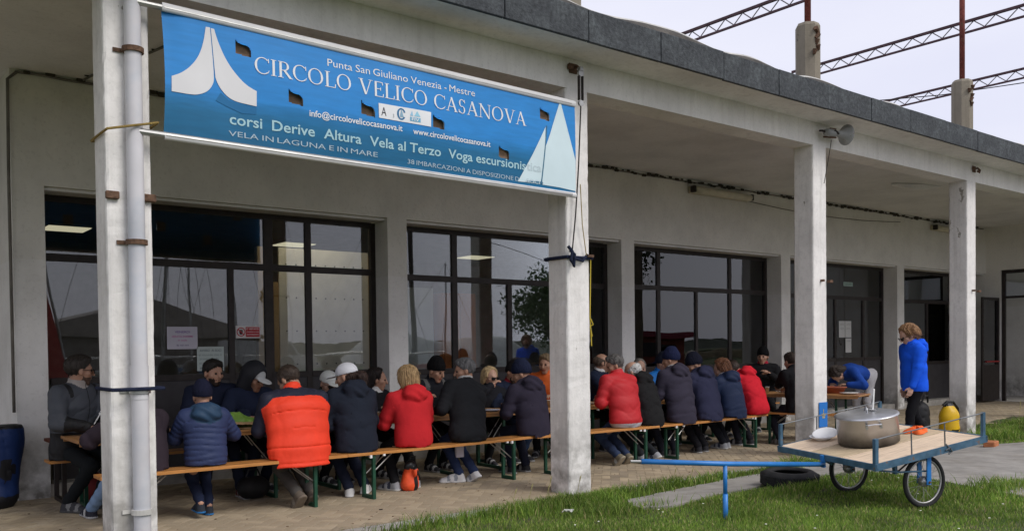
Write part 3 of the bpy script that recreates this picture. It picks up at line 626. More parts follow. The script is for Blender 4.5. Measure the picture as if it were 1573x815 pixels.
def onb(name, V2, P, m, off=.0035):
    """lay flat print (x,z in wall metres) on the banner sheet"""
    V2 = np.asarray(V2, float); y = by(V2[:, 0], V2[:, 1])-off
    b = MB(); b.v = [(float(a), float(c), float(d)) for (a, d), c in zip(V2, y)]; b.f = [tuple(p) for p in P]; b.m = [0]*len(P)
    return b.build(name, m, bn)
def btext(s, x0, z0, x1, z1, hgt, m, bold=0, name='lettering', squash=None):
    ws = [q for q in s.split(' ') if q]; gaps = [len(g_) for g_ in __import__('re').findall(' +', s)]; ms = [text_mesh(q, 1.0, bold) for q in ws]; capn = .73; cur = 0; off = []
    for i_, (V, P) in enumerate(ms): off.append(cur-V[:, 0].min()); cur += V[:, 0].max()-V[:, 0].min()+(.30*gaps[i_] if i_ < len(gaps) else 0)
    for i_, (V, P) in enumerate(ms):
        u = (V[:, 0]+off[i_])/cur; o = onb(name, np.stack([x0+u*(x1-x0), z0+u*(z1-z0)+V[:, 1]/capn*hgt], -1), P, m)
    return o
def strip(p, q, w0, w1=None):
    p, q = np.array(p, float), np.array(q, float); d = q-p; n = np.array([-d[1], d[0]])/np.hypot(*d); w1 = w0 if w1 is None else w1
    return [p-n*w0/2, p+n*w0/2, q+n*w1/2, q-n*w1/2]
def ringseg(cx, cz, rx, rz, a0, a1, thick, thin, n=22):
    out = []
    for i in range(n):
        t0, t1 = R(a0+(a1-a0)*i/n), R(a0+(a1-a0)*(i+1)/n); q = []
        for t, o in ((t0, 1), (t1, 1), (t1, 0), (t0, 0)):
            w = thin+(thick-thin)*abs(math.cos(t))**1.5; r = 1 if o else 1
            q.append((cx+(rx-(0 if o else w))*math.cos(t), cz+(rz-(0 if o else thin+(thick-thin)*.15))*math.sin(t)))
        out.append([np.array(v) for v in q])
    return out
TK, TN, SF = .11, .045, .035
def serif(x, z, w=.26): return [strip((x-w/2, z), (x+w/2, z), SF)]
GL = {
 'I': (.34, lambda: [strip((.17, 0), (.17, 1), TK)]+serif(.17, .017)+serif(.17, .983)),
 'L': (.60, lambda: [strip((.16, 0), (.16, 1), TK), strip((.16, .02), (.55, .02), TN), strip((.55, 0), (.58, .24), TN)]+serif(.17, .983)+serif(.16, .017, .24)),
 'E': (.62, lambda: [strip((.16, 0), (.16, 1), TK), strip((.16, .02), (.55, .02), TN), strip((.16, .98), (.52, .98), TN), strip((.16, .52), (.42, .52), TN), strip((.55, 0), (.58, .22), TN), strip((.52, 1), (.54, .8), TN), strip((.42, .42), (.42, .62), TN)]),
 'V': (.78, lambda: [strip((.13, 1), (.40, 0), TK), strip((.66, 1), (.41, 0), TN)]+serif(.13, .983)+serif(.66, .983, .22)),
 'A': (.78, lambda: [strip((.38, 1), (.12, 0), TN), strip((.37, 1), (.66, 0), TK), strip((.22, .34), (.55, .34), TN)]+serif(.12, .017, .2)+serif(.66, .017, .24)),
 'N': (.86, lambda: [strip((.15, 0), (.15, 1), TN), strip((.12, 1), (.72, 0), TK), strip((.72, 0), (.72, 1), TN)]+serif(.13, .983, .2)+serif(.15, .017, .22)+serif(.72, .983, .22)),
 'R': (.70, lambda: [strip((.16, 0), (.16, 1), TK), strip((.16, .98), (.34, .98), TN), strip((.16, .47), (.34, .47), TN), strip((.34, .47), (.64, 0), TK)]+ringseg(.32, .725, .24, .277, -90, 90, TK, TN, 12)+serif(.16, .017)+serif(.10, .983, .12)+serif(.66, .017, .14)),
 'O': (.86, lambda: ringseg(.42, .5, .38, .52, 0, 360, TK, TN)),
 'C': (.76, lambda: ringseg(.42, .5, .38, .52, 48, 312, TK, TN)+[strip((.68, .97), (.69, .72), TN), strip((.66, .10), (.71, .26), TN*.7)]),
 'S': (.56, lambda: ringseg(.27, .735, .19, .28, 30, 270, TK*.8, TN, 14)+ringseg(.27, .255, .20, .275, -150, 90, TK*.8, TN, 14)+[strip((.42, .98), (.44, .76), TN), strip((.08, .02), (.06, .26), TN)]),
 ' ': (.34, lambda: [])}
def serif_text(s, x0, z0, x1, z1, h, m):
    W = sum(GL[c][0] for c in s); k = (x1-x0)/W; cur = 0; n = 0
    for c in s:
        wd, f = GL[c]; V = []; P = []
        if c != ' ':
            for q, poly in enumerate(f()):
                P.append(tuple(range(len(V), len(V)+len(poly))))
                for p in poly: 
                    X = x0+(cur+p[0])*k; V.append((X, z0+(z1-z0)*(X-x0)/(x1-x0)+p[1]*h))
            o = onb('letter', V, P, m)
            for j, p in enumerate(P):
                for vi in p: o.data.vertices[vi].co.y -= .00012*j
        cur += wd
serif_text('CIRCOLO VELICO CASANOVA', 2.655, 3.605, 5.325, 3.585, .124, M_let)
btext('Punta San Giuliano Venezia - Mestre', 3.27, 3.768, 4.731, 3.766, .062, M_let)
btext('info@circolovelicocasanova.it', 3.103, 3.342, 3.957, 3.342, .052, M_let, .012)
btext('www.circolovelicocasanova.it', 4.062, 3.335, 4.899, 3.334, .052, M_let, .012)
btext('corsi  Derive  Altura  Vela al Terzo  Voga escursionis', 2.463, 3.190, 5.315, 3.172, .082, M_let2, .014)
btext('VELA IN LAGUNA E IN MARE', 2.454, 3.100, 3.718, 3.095, .042, M_let3, 0)
btext('38 IMBARCAZIONI A DISPOSIZIONE D', 4.01, 3.078, 5.235, 3.058, .040, M_let3, 0)
L1 = [(2.297, 3.872), (2.328, 3.874), (2.355, 3.508), (2.339, 3.451), (2.299, 3.398), (2.229, 3.364), (2.169, 3.358), (2.046, 3.363), (2.048, 3.472), (2.112, 3.502), (2.18, 3.56), (2.242, 3.647), (2.28, 3.761)]
L2 = [(2.334, 3.87), (2.359, 3.869), (2.384, 3.782), (2.452, 3.641), (2.546, 3.534), (2.618, 3.484), (2.675, 3.465), (2.673, 3.35), (2.526, 3.359), (2.463, 3.379), (2.408, 3.425), (2.373, 3.48), (2.362, 3.517)]
def bpoly(pts, name, m, off=.004):
    bm = bmesh.new(); f = bm.faces.new([bm.verts.new((x, 0, z)) for x, z in pts]); bmesh.ops.triangulate(bm, faces=[f])
    for _ in range(3):
        es = [e for e in bm.edges if e.calc_length() > .06]
        if es: bmesh.ops.subdivide_edges(bm, edges=es, cuts=1); bmesh.ops.triangulate(bm, faces=[f for f in bm.faces if len(f.verts) > 3])
    for v in bm.verts: v.co.y = float(by(v.co.x, v.co.z))-off
    me = bpy.data.meshes.new(name); bm.to_mesh(me); bm.free(); me.materials.append(m); return link(name, me, bn)
M_sail = cmat('flat', (.72, .72, .73)); M_sail2 = cmat('flat', (.62, .76, .80))
def soften(pts, corners):
    n = len(pts)
    for _ in range(3):
        out = []; cn = []
        for i in range(n):
            p, a, b = pts[i], pts[i-1], pts[(i+1) % n]
            if i in corners: cn.append(len(out)); out.append(p)
            else: out.append((p[0]*.75+a[0]*.25, p[1]*.75+a[1]*.25)); out.append((p[0]*.75+b[0]*.25, p[1]*.75+b[1]*.25))
        pts, corners, n = out, set(cn), len(out)
    return pts
bpoly(soften(L1, {0, 1, 7, 8}), 'sail_logo', M_sail); bpoly(soften(L2, {0, 1, 6, 7, 12}), 'sail_logo', M_sail)
bpoly([(2.36, 3.345), (2.46, 3.31), (2.56, 3.28), (2.67, 3.29), (2.672, 3.345), (2.53, 3.35), (2.46, 3.365), (2.4, 3.41)], 'sail_reflection', cmat('flat', (.008, .14, .33)), .003)
bpoly([(5.763, 3.897), (5.86, 3.58), (5.948, 3.339), (5.953, 3.035), (5.75, 3.05), (5.522, 3.055), (5.514, 3.327), (5.62, 3.55)], 'printed_sail', M_sail2)
bpoly([(5.565, 3.614), (5.539, 3.249), (5.495, 3.06), (5.22, 3.055), (5.40, 3.33)], 'printed_sail', M_sail2, .0045)
bpoly([(5.50, 3.062), (5.515, 3.062), (5.585, 3.62), (5.575, 3.63)], 'printed_mast', cmat('flat', (.05, .16, .25)), .0055); bpoly([(5.30, 3.062), (5.53, 3.064), (5.52, 3.082), (5.36, 3.075)], 'printed_hull', cmat('flat', (.04, .15, .26)), .006)
btext('tica', 5.325, 3.172, 5.503, 3.171, .082, cmat('flat', (.50, .62, .66)), .014).location.y = -.003; btext('EI SOCI', 5.25, 3.058, 5.488, 3.056, .036, cmat('flat', (.5, .62, .66)), .01).location.y = -.003
lg = bpoly([(3.727, 3.544), (4.247, 3.548), (4.244, 3.42), (3.73, 3.423)], 'logo_panel', M_let)
btext('A', 3.752, 3.445, 3.80, 3.445, .075, cmat('flat', (.03, .03, .04)), .0, 'small_logo').location.y = -.002; btext('dria 3', 3.80, 3.44, 3.875, 3.445, .03, cmat('flat', (.2, .25, .3)), 0, 'small_logo').location.y = -.002
V = []; P = []
for q, poly in enumerate(ringseg(3.945, 3.485, .042, .05, 20, 330, .018, .012, 16)):
    P.append(tuple(range(len(V), len(V)+4))); V += [tuple(p) for p in poly]
onb('small_logo', V, P, cmat('flat', (.03, .16, .33)), .006); bpoly([(3.93, 3.46), (3.968, 3.46), (3.945, 3.53)], 'small_logo', cmat('flat', (.25, .42, .55)), .0065)
bpoly([(4.03, 3.44), (4.135, 3.44), (4.135, 3.475), (4.03, 3.475)], 'small_logo', cmat('flat', (.15, .42, .62)), .006); bpoly([(4.03, 3.485), (4.05, 3.53), (4.06, 3.485)], 'small_logo', cmat('flat', (.3, .55, .75)), .006); bpoly([(4.07, 3.485), (4.10, 3.532), (4.135, 3.487)], 'small_logo', cmat('flat', (.3, .6, .75)), .006)
btext('FIV', 4.045, 3.445, 4.12, 3.445, .026, M_let, .02, 'small_logo').location.y = -.004

# ------------------------------------------------------------------ notices
def notice(x0, z0, x1, z1, y, label, col_, lines, cat='notice', name='paper_notice'):
    t = thing(name, label, cat, ((x0+x1)/2, y, (z0+z1)/2)); w, h = (x1-x0)/2, (z1-z0)/2
    MB().box((-w, -.002, -h), (w, .002, h)).build('sheet', cmat('flat', col_), t)
    for (s, lx, lz, lw, lh, c) in lines:
        V, P = text_mesh(s, 1, .005); xm, xM = V[:, 0].min(), V[:, 0].max(); b = MB()
        b.v = [(-w+(lx+(v[0]-xm)/(xM-xm)*lw)*2*w, -.004, -h+2*h*lz+v[1]/.73*lh*2*h) for v in V]; b.f = P; b.m = [0]*len(P); b.build('print', cmat('flat', c), t)
    return t
gy = GY-.012
notice(3.18, 1.52, 3.53, 1.78, gy, 'white paper notice with purple and pink writing taped in the first window', (.50, .48, .55), [('VENERDI', .25, .72, .5, .1, (.15, .05, .3)), ('SERATA INSIEME', .15, .52, .7, .09, (.5, .1, .3)), ('in sede', .35, .36, .3, .08, (.5, .1, .3)), ('da noi ore', .3, .14, .4, .08, (.1, .08, .2))])
notice(3.52, 1.26, 3.84, 1.545, gy, 'pale greenish paper notice with dark writing above the bearded man', (.44, .50, .48), [('AVVISO  AI SOCI', .1, .80, .8, .1, (.08, .1, .12)), ('si ricorda che il', .06, .62, .85, .09, (.2, .25, .25)), ('pranzo sociale', .1, .46, .7, .09, (.2, .25, .25)), ('si tiene alle 13', .08, .28, .8, .09, (.15, .2, .2)), ('grazie', .1, .1, .35, .08, (.15, .2, .2))])
t = notice(3.99, 1.645, 4.30, 1.795, gy, 'red and white prohibition sign with a hand symbol on the first window', (.62, .60, .60), [('', 0, 0, 1, 1, (0, 0, 0))][:0], 'sign', 'prohibition_sign')
MB().box((-.03, -.005, -.06), (.145, -.0025, .06)).build('red_field', cmat('flat', (.42, .03, .04)), t)
for s, z, lw, hh in (('E\' VIETATO', .028, .15, .020), ('L\'INGRESSO AI NON', -.004, .155, .011), ('AUTORIZZATI', -.038, .15, .013)):
    V, P = text_mesh(s, 1, .01); xm, xM = V[:, 0].min(), V[:, 0].max(); b = MB(); b.v = [(-.02+(v[0]-xm)/(xM-xm)*lw, -.0065, z+v[1]/.73*hh) for v in V]; b.f = P; b.m = [0]*len(P); b.build('print', M_let, t)
rg = MB()
for poly in ringseg(-.09, 0, .055, .055, 0, 360, .011, .011, 24): rg.v += [(p[0], -.006, p[1]) for p in poly]; rg.f.append(tuple(range(len(rg.v)-4, len(rg.v)))); rg.m.append(0)
rg.add([(-.132, -.0065, .030), (-.124, -.0065, .038), (-.05, -.0065, -.030), (-.058, -.0065, -.038)], [(0, 1, 2, 3)]); rg.build('prohibition_ring', cmat('flat', (.45, .03, .04)), t)
hd = MB(); hd.add([(-.105, -.005, -.03), (-.075, -.005, -.03), (-.068, -.005, 0), (-.112, -.005, 0)], [(0, 1, 2, 3)])
for i in range(4): hd.add([(-.112+i*.0115, -.005, 0), (-.103+i*.0115, -.005, 0), (-.103+i*.0115, -.005, .03-.004*abs(i-1.5)), (-.112+i*.0115, -.005, .03-.004*abs(i-1.5))], [(0, 1, 2, 3)])
hd.build('hand_symbol', cmat('flat', (.03, .02, .02)), t)
notice(17.14, 1.62, 17.37, 1.97, gy, 'left one of three small white papers on the dark door', (.55, .56, .55), [('ORARI', .2, .75, .6, .1, (.3, .3, .3)), ('CORSI 2016', .15, .5, .7, .08, (.3, .3, .3))])
notice(17.385, 1.62, 17.62, 1.97, gy, 'upper right one of three small white papers on the dark door', (.55, .56, .55), [('AVVISO', .2, .75, .6, .1, (.3, .3, .3)), ('QUOTE', .2, .5, .5, .08, (.3, .3, .3))])
notice(17.395, 1.295, 17.62, 1.60, gy, 'lowest of three small white papers on the dark door', (.55, .56, .55), [('TURNI', .2, .75, .6, .1, (.3, .3, .3))])
notice(17.32, 2.72, 17.69, 2.81, gy, 'small pale sticker high on the dark door pane', (.30, .40, .36), [('USCITA', .2, .3, .6, .4, (.05, .15, .1))], 'sticker', 'sticker')
notice(15.0, 1.1, 15.28, 1.95, gy, 'narrow poster just left of the third column, inside the glass', (.33, .36, .38), [('REGATA', .1, .85, .8, .06, (.1, .1, .12)), ('PROGRAMMA', .1, .7, .8, .04, (.1, .1, .12)), ('DOMENICA', .1, .5, .8, .04, (.1, .1, .12)), ('ORE 10', .1, .3, .7, .05, (.1, .1, .12))], 'poster', 'poster')
st_ = thing('blue_sticker', 'blue plate with a small gold emblem low on the third column', 'sticker', (10.455, -.012, .555)); MB().box((-.095, -.004, -.165), (.095, .004, .165), bev=.002).build('plate', cmat('flat', (.02, .16, .50)), st_)
MB().prism([(-.035, -.02), (.035, -.02), (.045, .02), (.02, .005), (0, .035), (-.02, .005), (-.045, .02)], -.007, -.005).box((-.03, -.007, -.045), (.03, -.005, -.03)).box((-.006, -.007, .035), (.006, -.005, .075)).build('emblem', cmat('flat', (.45, .36, .12)), st_)
# ------------------------------------------------------------------ signed-distance modelling of figures
import openvdb
def nrm(v): v = np.asarray(v, float); n = np.linalg.norm(v); return v/n if n > 1e-9 else v
class SDF:
    """fields of rounded cones / ellipsoids blended smoothly, meshed as ONE continuous surface"""
    def __init__(s, lo, hi, h):
        s.h = h; s.lo = np.array(lo, float); n = np.ceil((np.array(hi)-s.lo)/h).astype(int)+1; s.n = n
        s.f = np.full(n, .3, np.float32); s.lab = np.zeros(n, np.int8); s.par = np.zeros(n, np.float32); s.raw = np.full(n, .3, np.float32)
        s.ax = [s.lo[i]+h*np.arange(n[i]) for i in range(3)]
    def sub(s, lo, hi):
        i0 = np.clip(np.floor((np.asarray(lo)-s.lo)/s.h).astype(int), 0, s.n-1); i1 = np.clip(np.ceil((np.asarray(hi)-s.lo)/s.h).astype(int)+1, 1, s.n)
        sl = tuple(slice(a, b) for a, b in zip(i0, i1)); return sl, s.ax[0][sl[0]][:, None, None], s.ax[1][sl[1]][None, :, None], s.ax[2][sl[2]][None, None, :]
    def put(s, sl, d, lab, k, par=0):
        d = d.astype(np.float32); F_ = s.f[sl]; r = s.raw[sl]; m = d < r
        s.lab[sl][m] = lab; s.par[sl][m] = (par+0*d)[m] if not np.isscalar(par) else par; r[m] = d[m]
        if k > 0: hh = np.maximum(k-np.abs(F_-d), 0)/k; s.f[sl] = np.minimum(F_, d)-hh*hh*k*.25
        else: s.f[sl] = np.minimum(F_, d)
    def cone(s, a, b, ra, rb, lab=0, k=.03, lat=None, kx=1, p0=0):
        a = np.asarray(a, float); b = np.asarray(b, float); mr = max(ra, rb)*max(kx, 1)+.06
        sl, X, Y, Z = s.sub(np.minimum(a, b)-mr, np.maximum(a, b)+mr); ba = b-a; L2 = ba@ba+1e-9
        x, y, z = X-a[0], Y-a[1], Z-a[2]; t = np.clip((x*ba[0]+y*ba[1]+z*ba[2])/L2, 0, 1)
        x, y, z = x-t*ba[0], y-t*ba[1], z-t*ba[2]
        q = x*x+y*y+z*z
        if lat is not None: lx = x*lat[0]+y*lat[1]+z*lat[2]; q = q+lx*lx*(1/kx**2-1)
        s.put(sl, np.sqrt(q)-(ra+(rb-ra)*t), lab, k, p0+t*math.sqrt(L2))
    def ell(s, c, r, lab=0, k=.02, ax=None, cut=False):
        c = np.asarray(c, float); r = np.asarray(r, float); mr = r.max()+.05
        sl, X, Y, Z = s.sub(c-mr, c+mr); x, y, z = X-c[0], Y-c[1], Z-c[2]
        if ax is not None: x, y, z = (x*ax[0][0]+y*ax[0][1]+z*ax[0][2], x*ax[1][0]+y*ax[1][1]+z*ax[1][2], x*ax[2][0]+y*ax[2][1]+z*ax[2][2])
        k0 = np.sqrt((x/r[0])**2+(y/r[1])**2+(z/r[2])**2); k1 = np.sqrt((x/r[0]**2)**2+(y/r[1]**2)**2+(z/r[2]**2)**2)+1e-6
        d = k0*(k0-1)/k1
        if cut: s.f[sl] = np.maximum(s.f[sl], -d.astype(np.float32))
        else: s.put(sl, d, lab, k)
    def plane(s, p, n):
        """remove what lies on the +n side"""
        n = nrm(n); d = (s.ax[0][:, None, None]-p[0])*n[0]+(s.ax[1][None, :, None]-p[1])*n[1]+(s.ax[2][None, None, :]-p[2])*n[2]; s.f = np.maximum(s.f, d.astype(np.float32))
    def disp(s, fn, band=.03):
        idx = np.nonzero(np.abs(s.f) < band); P = np.stack([s.lo[i]+s.h*idx[i] for i in range(3)], -1)
        s.f[idx] += fn(P, s.lab[idx], s.par[idx]).astype(np.float32)
    def mesh(s, name, mats, colour=None, adapt=.15):
        g = openvdb.FloatGrid(); g.background = .3; g.gridClass = openvdb.GridClass.LEVEL_SET
        f = np.clip(s.f, -4*s.h, 4*s.h); f[0] = f[-1] = 4*s.h; f[:, 0] = f[:, -1] = 4*s.h; f[:, :, 0] = f[:, :, -1] = 4*s.h
        g.background = 4*s.h; g.copyFromArray(np.ascontiguousarray(f, dtype=np.float32))
        P, T, Q = g.convertToPolygons(isovalue=0, adaptivity=adapt)
        V = P*s.h+s.lo; T = np.asarray(T, np.int64).reshape(-1, 3); Q = np.asarray(Q, np.int64).reshape(-1, 4)
        nT, nQ = len(T), len(Q); me = bpy.data.meshes.new(name)
        me.vertices.add(len(V)); me.vertices.foreach_set('co', V.astype(np.float32).ravel())
        loops = np.concatenate([T[:, ::-1].ravel(), Q[:, ::-1].ravel()]).astype(np.int32); me.loops.add(len(loops)); me.loops.foreach_set('vertex_index', loops)
        me.polygons.add(nT+nQ); me.polygons.foreach_set('loop_start', np.concatenate([np.arange(nT)*3, nT*3+np.arange(nQ)*4]).astype(np.int32))
        for m in mats: me.materials.append(m)
        C_ = np.concatenate([V[T].mean(1) if nT else np.zeros((0, 3)), V[Q].mean(1) if nQ else np.zeros((0, 3))])
        if colour is not None:
            ii = np.clip(np.round((C_-s.lo)/s.h).astype(int), 0, s.n-1); lb = s.lab[ii[:, 0], ii[:, 1], ii[:, 2]]
            me.polygons.foreach_set('material_index', np.asarray(colour(C_, lb, s.par[ii[:, 0], ii[:, 1], ii[:, 2]]), np.int32))
        me.polygons.foreach_set('use_smooth', np.ones(nT+nQ, bool)); me.update(calc_edges=True); return me
_fr = np.random.default_rng(5)
_fd = [(nrm(_fr.normal(size=3)*[.55, .55, 1.15]), _fr.uniform(26, 62), _fr.uniform(0, 6)) for _ in range(9)]
def folds(P, seed, amp=.006):
    o = 0; W = P+.020*np.sin(P[:, [1, 2, 0]]*15+seed)+.007*np.sin(P[:, [2, 0, 1]]*43+seed)
    for i in range(5):
        d, f, ph = _fd[(i+seed) % 9]; a = np.sin((W@d)*f*.5+ph+seed); gate = .5+.5*np.sin(P[:, (i+1) % 3]*(9+2*i)+ph*3+seed)
        o = o+(.35-(1-np.abs(a))**2.2)*gate*(.9-.12*i)
    return -amp*o*.9
def rotx(a): c, s = math.cos(a), math.sin(a); return np.array([[1, 0, 0], [0, c, -s], [0, s, c]])
def roty(a): c, s = math.cos(a), math.sin(a); return np.array([[c, 0, s], [0, 1, 0], [-s, 0, c]])
def rotz(a): c, s = math.cos(a), math.sin(a); return np.array([[c, -s, 0], [s, c, 0], [0, 0, 1]])
def ik(a, t, l1, l2, pole):
    a = np.asarray(a, float); t = np.asarray(t, float); d = t-a; D = min(np.linalg.norm(d), (l1+l2)*.995); u = nrm(d); t = a+u*D
    x = (l1*l1-l2*l2+D*D)/(2*D); hgt = math.sqrt(max(l1*l1-x*x, 0)); p = np.asarray(pole, float); p = nrm(p-u*(p@u)); return a+u*x+p*hgt, t

# heads, hair and hats are shaped once in head coordinates (x right, y face, z up) and reused
_hc = {}
def hairmesh(kind, c, c2=None):
    key = (kind, c, c2)
    if key in _hc: return _hc[key]
    s = SDF((-.17, -.2, -.26), (.17, .26, .22), .0065); rs = len(_hc)
    strand = lambda P, l, p: .0035*np.sin(np.arctan2(P[:, 0], P[:, 1]+.02)*34+rs)+.002*np.sin(P[:, 0]*160+P[:, 1]*90)
    m = [cmat('hair', c)]; colr = None
    if kind == 'short':
        s.ell((0, -.014, .04), (.084, .104, .093)); s.ell((0, .03, .095), (.055, .06, .03), k=.03); s.plane((0, .062, .06), (0, .8, -.75)); s.plane((0, 0, -.06), (0, .25, -1)); s.plane((0, .055, .0), (0, 1, -.25)); s.disp(strand)
    elif kind == 'bob':
        s.ell((0, -.018, .045), (.096, .112, .096)); s.ell((0, -.03, -.035), (.100, .092, .105), k=.04); s.plane((0, .06, .06), (0, .85, -.6)); s.plane((0, .035, -.02), (0, 1, .0)); s.plane((0, 0, -.125), (0, 0, -1)); s.disp(lambda P, l, p: strand(P, l, p)*1.6)
    elif kind == 'long':
        s.ell((0, -.018, .045), (.092, .110, .094)); s.ell((0, -.06, -.06), (.085, .065, .15), k=.05); s.plane((0, .06, .06), (0, .85, -.6)); s.plane((0, .035, -.02), (0, 1, .0)); s.disp(lambda P, l, p: strand(P, l, p)*1.8)
    elif kind == 'wavy':
        s.ell((0, -.02, .045), (.098, .118, .10)); s.ell((0, -.085, -.02), (.075, .07, .075), k=.05); s.plane((0, .075, .05), (0, .85, -.55)); s.plane((0, .045, -.02), (0, 1, .0)); s.plane((0, 0, -.10), (0, .2, -1)); s.disp(lambda P, l, p: strand(P, l, p)*2.2)
    elif kind == 'bald':
        s.ell((0, -.018, .02), (.083, .102, .08)); s.plane((0, -.02, .055), (0, .3, 1)); s.plane((0, 0, -.055), (0, .2, -1)); s.plane((0, .03, 0), (0, 1, 0)); s.disp(strand)
    elif kind == 'thin':
        s.ell((0, -.014, .036), (.081, .101, .089)); s.plane((0, .03, .09), (0, .9, .3)); s.plane((0, 0, -.06), (0, .25, -1)); s.plane((0, .05, .0), (0, 1, -.2)); s.disp(strand)
    elif kind == 'beanie':
        m = [cmat('knit', c)]; s.ell((0, -.014, .045), (.091, .112, .108)); s.ell((0, -.03, .13), (.045, .055, .035), k=.05); s.cone((0, -.012, .02), (0, -.012, .035), .098, .096, 1, k=.004, lat=(1, 0, 0), kx=.86)
        s.plane((0, .0, .008), (0, .28, -1)); s.disp(lambda P, l, p: .002*np.sin(np.arctan2(P[:, 0], P[:, 1])*60))
    elif kind == 'cap':
        m = [cmat('cloth', c)]; s.ell((0, -.012, .042), (.090, .108, .092)); s.plane((0, 0, .022), (0, 0, -1)); s.ell((0, .125, .032), (.068, .075, .008), k=.01)
        s.disp(lambda P, l, p: .0016*np.abs(np.sin(np.arctan2(P[:, 0], P[:, 1])*3)))
    elif kind == 'hoodup':
        m = [cmat('nylon', c)]; s.ell((0, -.03, .02), (.115, .135, .145)); s.ell((0, -.05, -.10), (.12, .10, .10), k=.05); s.ell((0, .10, -.01), (.085, .12, .12), cut=True); s.plane((0, .085, 0), (0, 1, 0)); s.disp(lambda P, l, p: folds(P, rs, .004))
    elif kind == 'ponytail':
        s.cone((0, -.10, .0), (0, -.15, -.03), .03, .04); s.cone((0, -.15, -.03), (0, -.14, -.20), .04, .02); s.ell((0, -.05, -.02), (.082, .07, .06), k=.03); s.plane((0, .03, 0), (0, 1, 0)); s.disp(lambda P, l, p: strand(P, l, p)*1.6)
    if kind in ('short', 'bob', 'long', 'wavy', 'bald', 'thin', 'ponytail'):
        me = s.mesh('hair', m, colr, adapt=.02); nv = len(me.vertices); V = np.empty(nv*3, np.float32); me.vertices.foreach_get('co', V); V = V.reshape(-1, 3); Nn_ = np.empty(nv*3, np.float32); me.vertices.foreach_get('normal', Nn_); Nn_ = Nn_.reshape(-1, 3)
        g = np.random.default_rng(rs+3); k = 900; ii = g.integers(0, nv, k); P0 = V[ii]; n_ = Nn_[ii]; dn = np.array([0, -.35, -1.])+g.normal(size=(k, 3))*.28; dn = dn-n_*(dn*n_).sum(1)[:, None]; dn /= np.linalg.norm(dn, axis=1)[:, None]+1e-6
        sd_ = np.cross(n_, dn); ln_ = g.uniform(.015, .045, k)[:, None]*(.6 if kind in ('short', 'bald', 'thin') else 1.1); a = P0-n_*.002
        T = np.stack([a-sd_*.0022, a+sd_*.0022, a+dn*ln_*.6+n_*.005+sd_*.0015, a+dn*ln_+n_*g.uniform(.001, .009, k)[:, None]], 1).reshape(-1, 3)
        F0 = [tuple(p.vertices) for p in me.polygons]; bpy.data.meshes.remove(me); me = bpy.data.meshes.new('hair'); me.from_pydata(np.concatenate([V, T]).tolist(), [], F0+[(nv+4*q, nv+4*q+1, nv+4*q+2, nv+4*q+3) for q in range(k)]); me.materials.append(m[0]); me.polygons.foreach_set('use_smooth', [True]*len(me.polygons)); me.update(); _hc[key] = me; return me
    me = s.mesh({'beanie': 'beanie', 'cap': 'cap', 'hoodup': 'hood'}.get(kind, 'hair'), m, colr, adapt=.02); _hc[key] = me; return me
_sh = {}
def shoemesh(c, c2, sole):
    key = (c, c2, sole)
    if key in _sh: return _sh[key]
    s = SDF((-.09, -.12, -.04), (.09, .25, .15), .0065)
    s.cone((0, -.045, .035), (0, .07, .032), .042, .040, 0, k=.02, lat=(1, 0, 0), kx=.95); s.cone((0, .07, .03), (.004, .165, .022), .044, .032, 0, k=.03, lat=(1, 0, 0), kx=1.15)
    s.cone((0, -.03, .05), (0, -.03, .095), .042, .040, 0, k=.03); s.cone((0, .0, .07), (0, .07, .05), .035, .035, 0, k=.03)
    s.cone((0, -.05, .008), (0, .165, .006), .046, .044, 1, k=.0, lat=(1, 0, 0), kx=1.0); s.plane((0, 0, 0), (0, 0, -1)); s.disp(lambda P, l, p: -.002*np.exp(-((P[:, 2]-.014)/.006)**2))
    def colr(C_, l, p): o = np.zeros(len(C_), int); o[C_[:, 2] < .019] = 1; o[(C_[:, 2] > .02) & (np.sin(C_[:, 1]*75) > .35) & (C_[:, 1] > -.01) & (C_[:, 1] < .12)] = 2; return o
    me = s.mesh('shoe', [cmat('cloth', c), cmat('rubber', sole), cmat('cloth', c2)], colr, adapt=.05); _sh[key] = me; return me

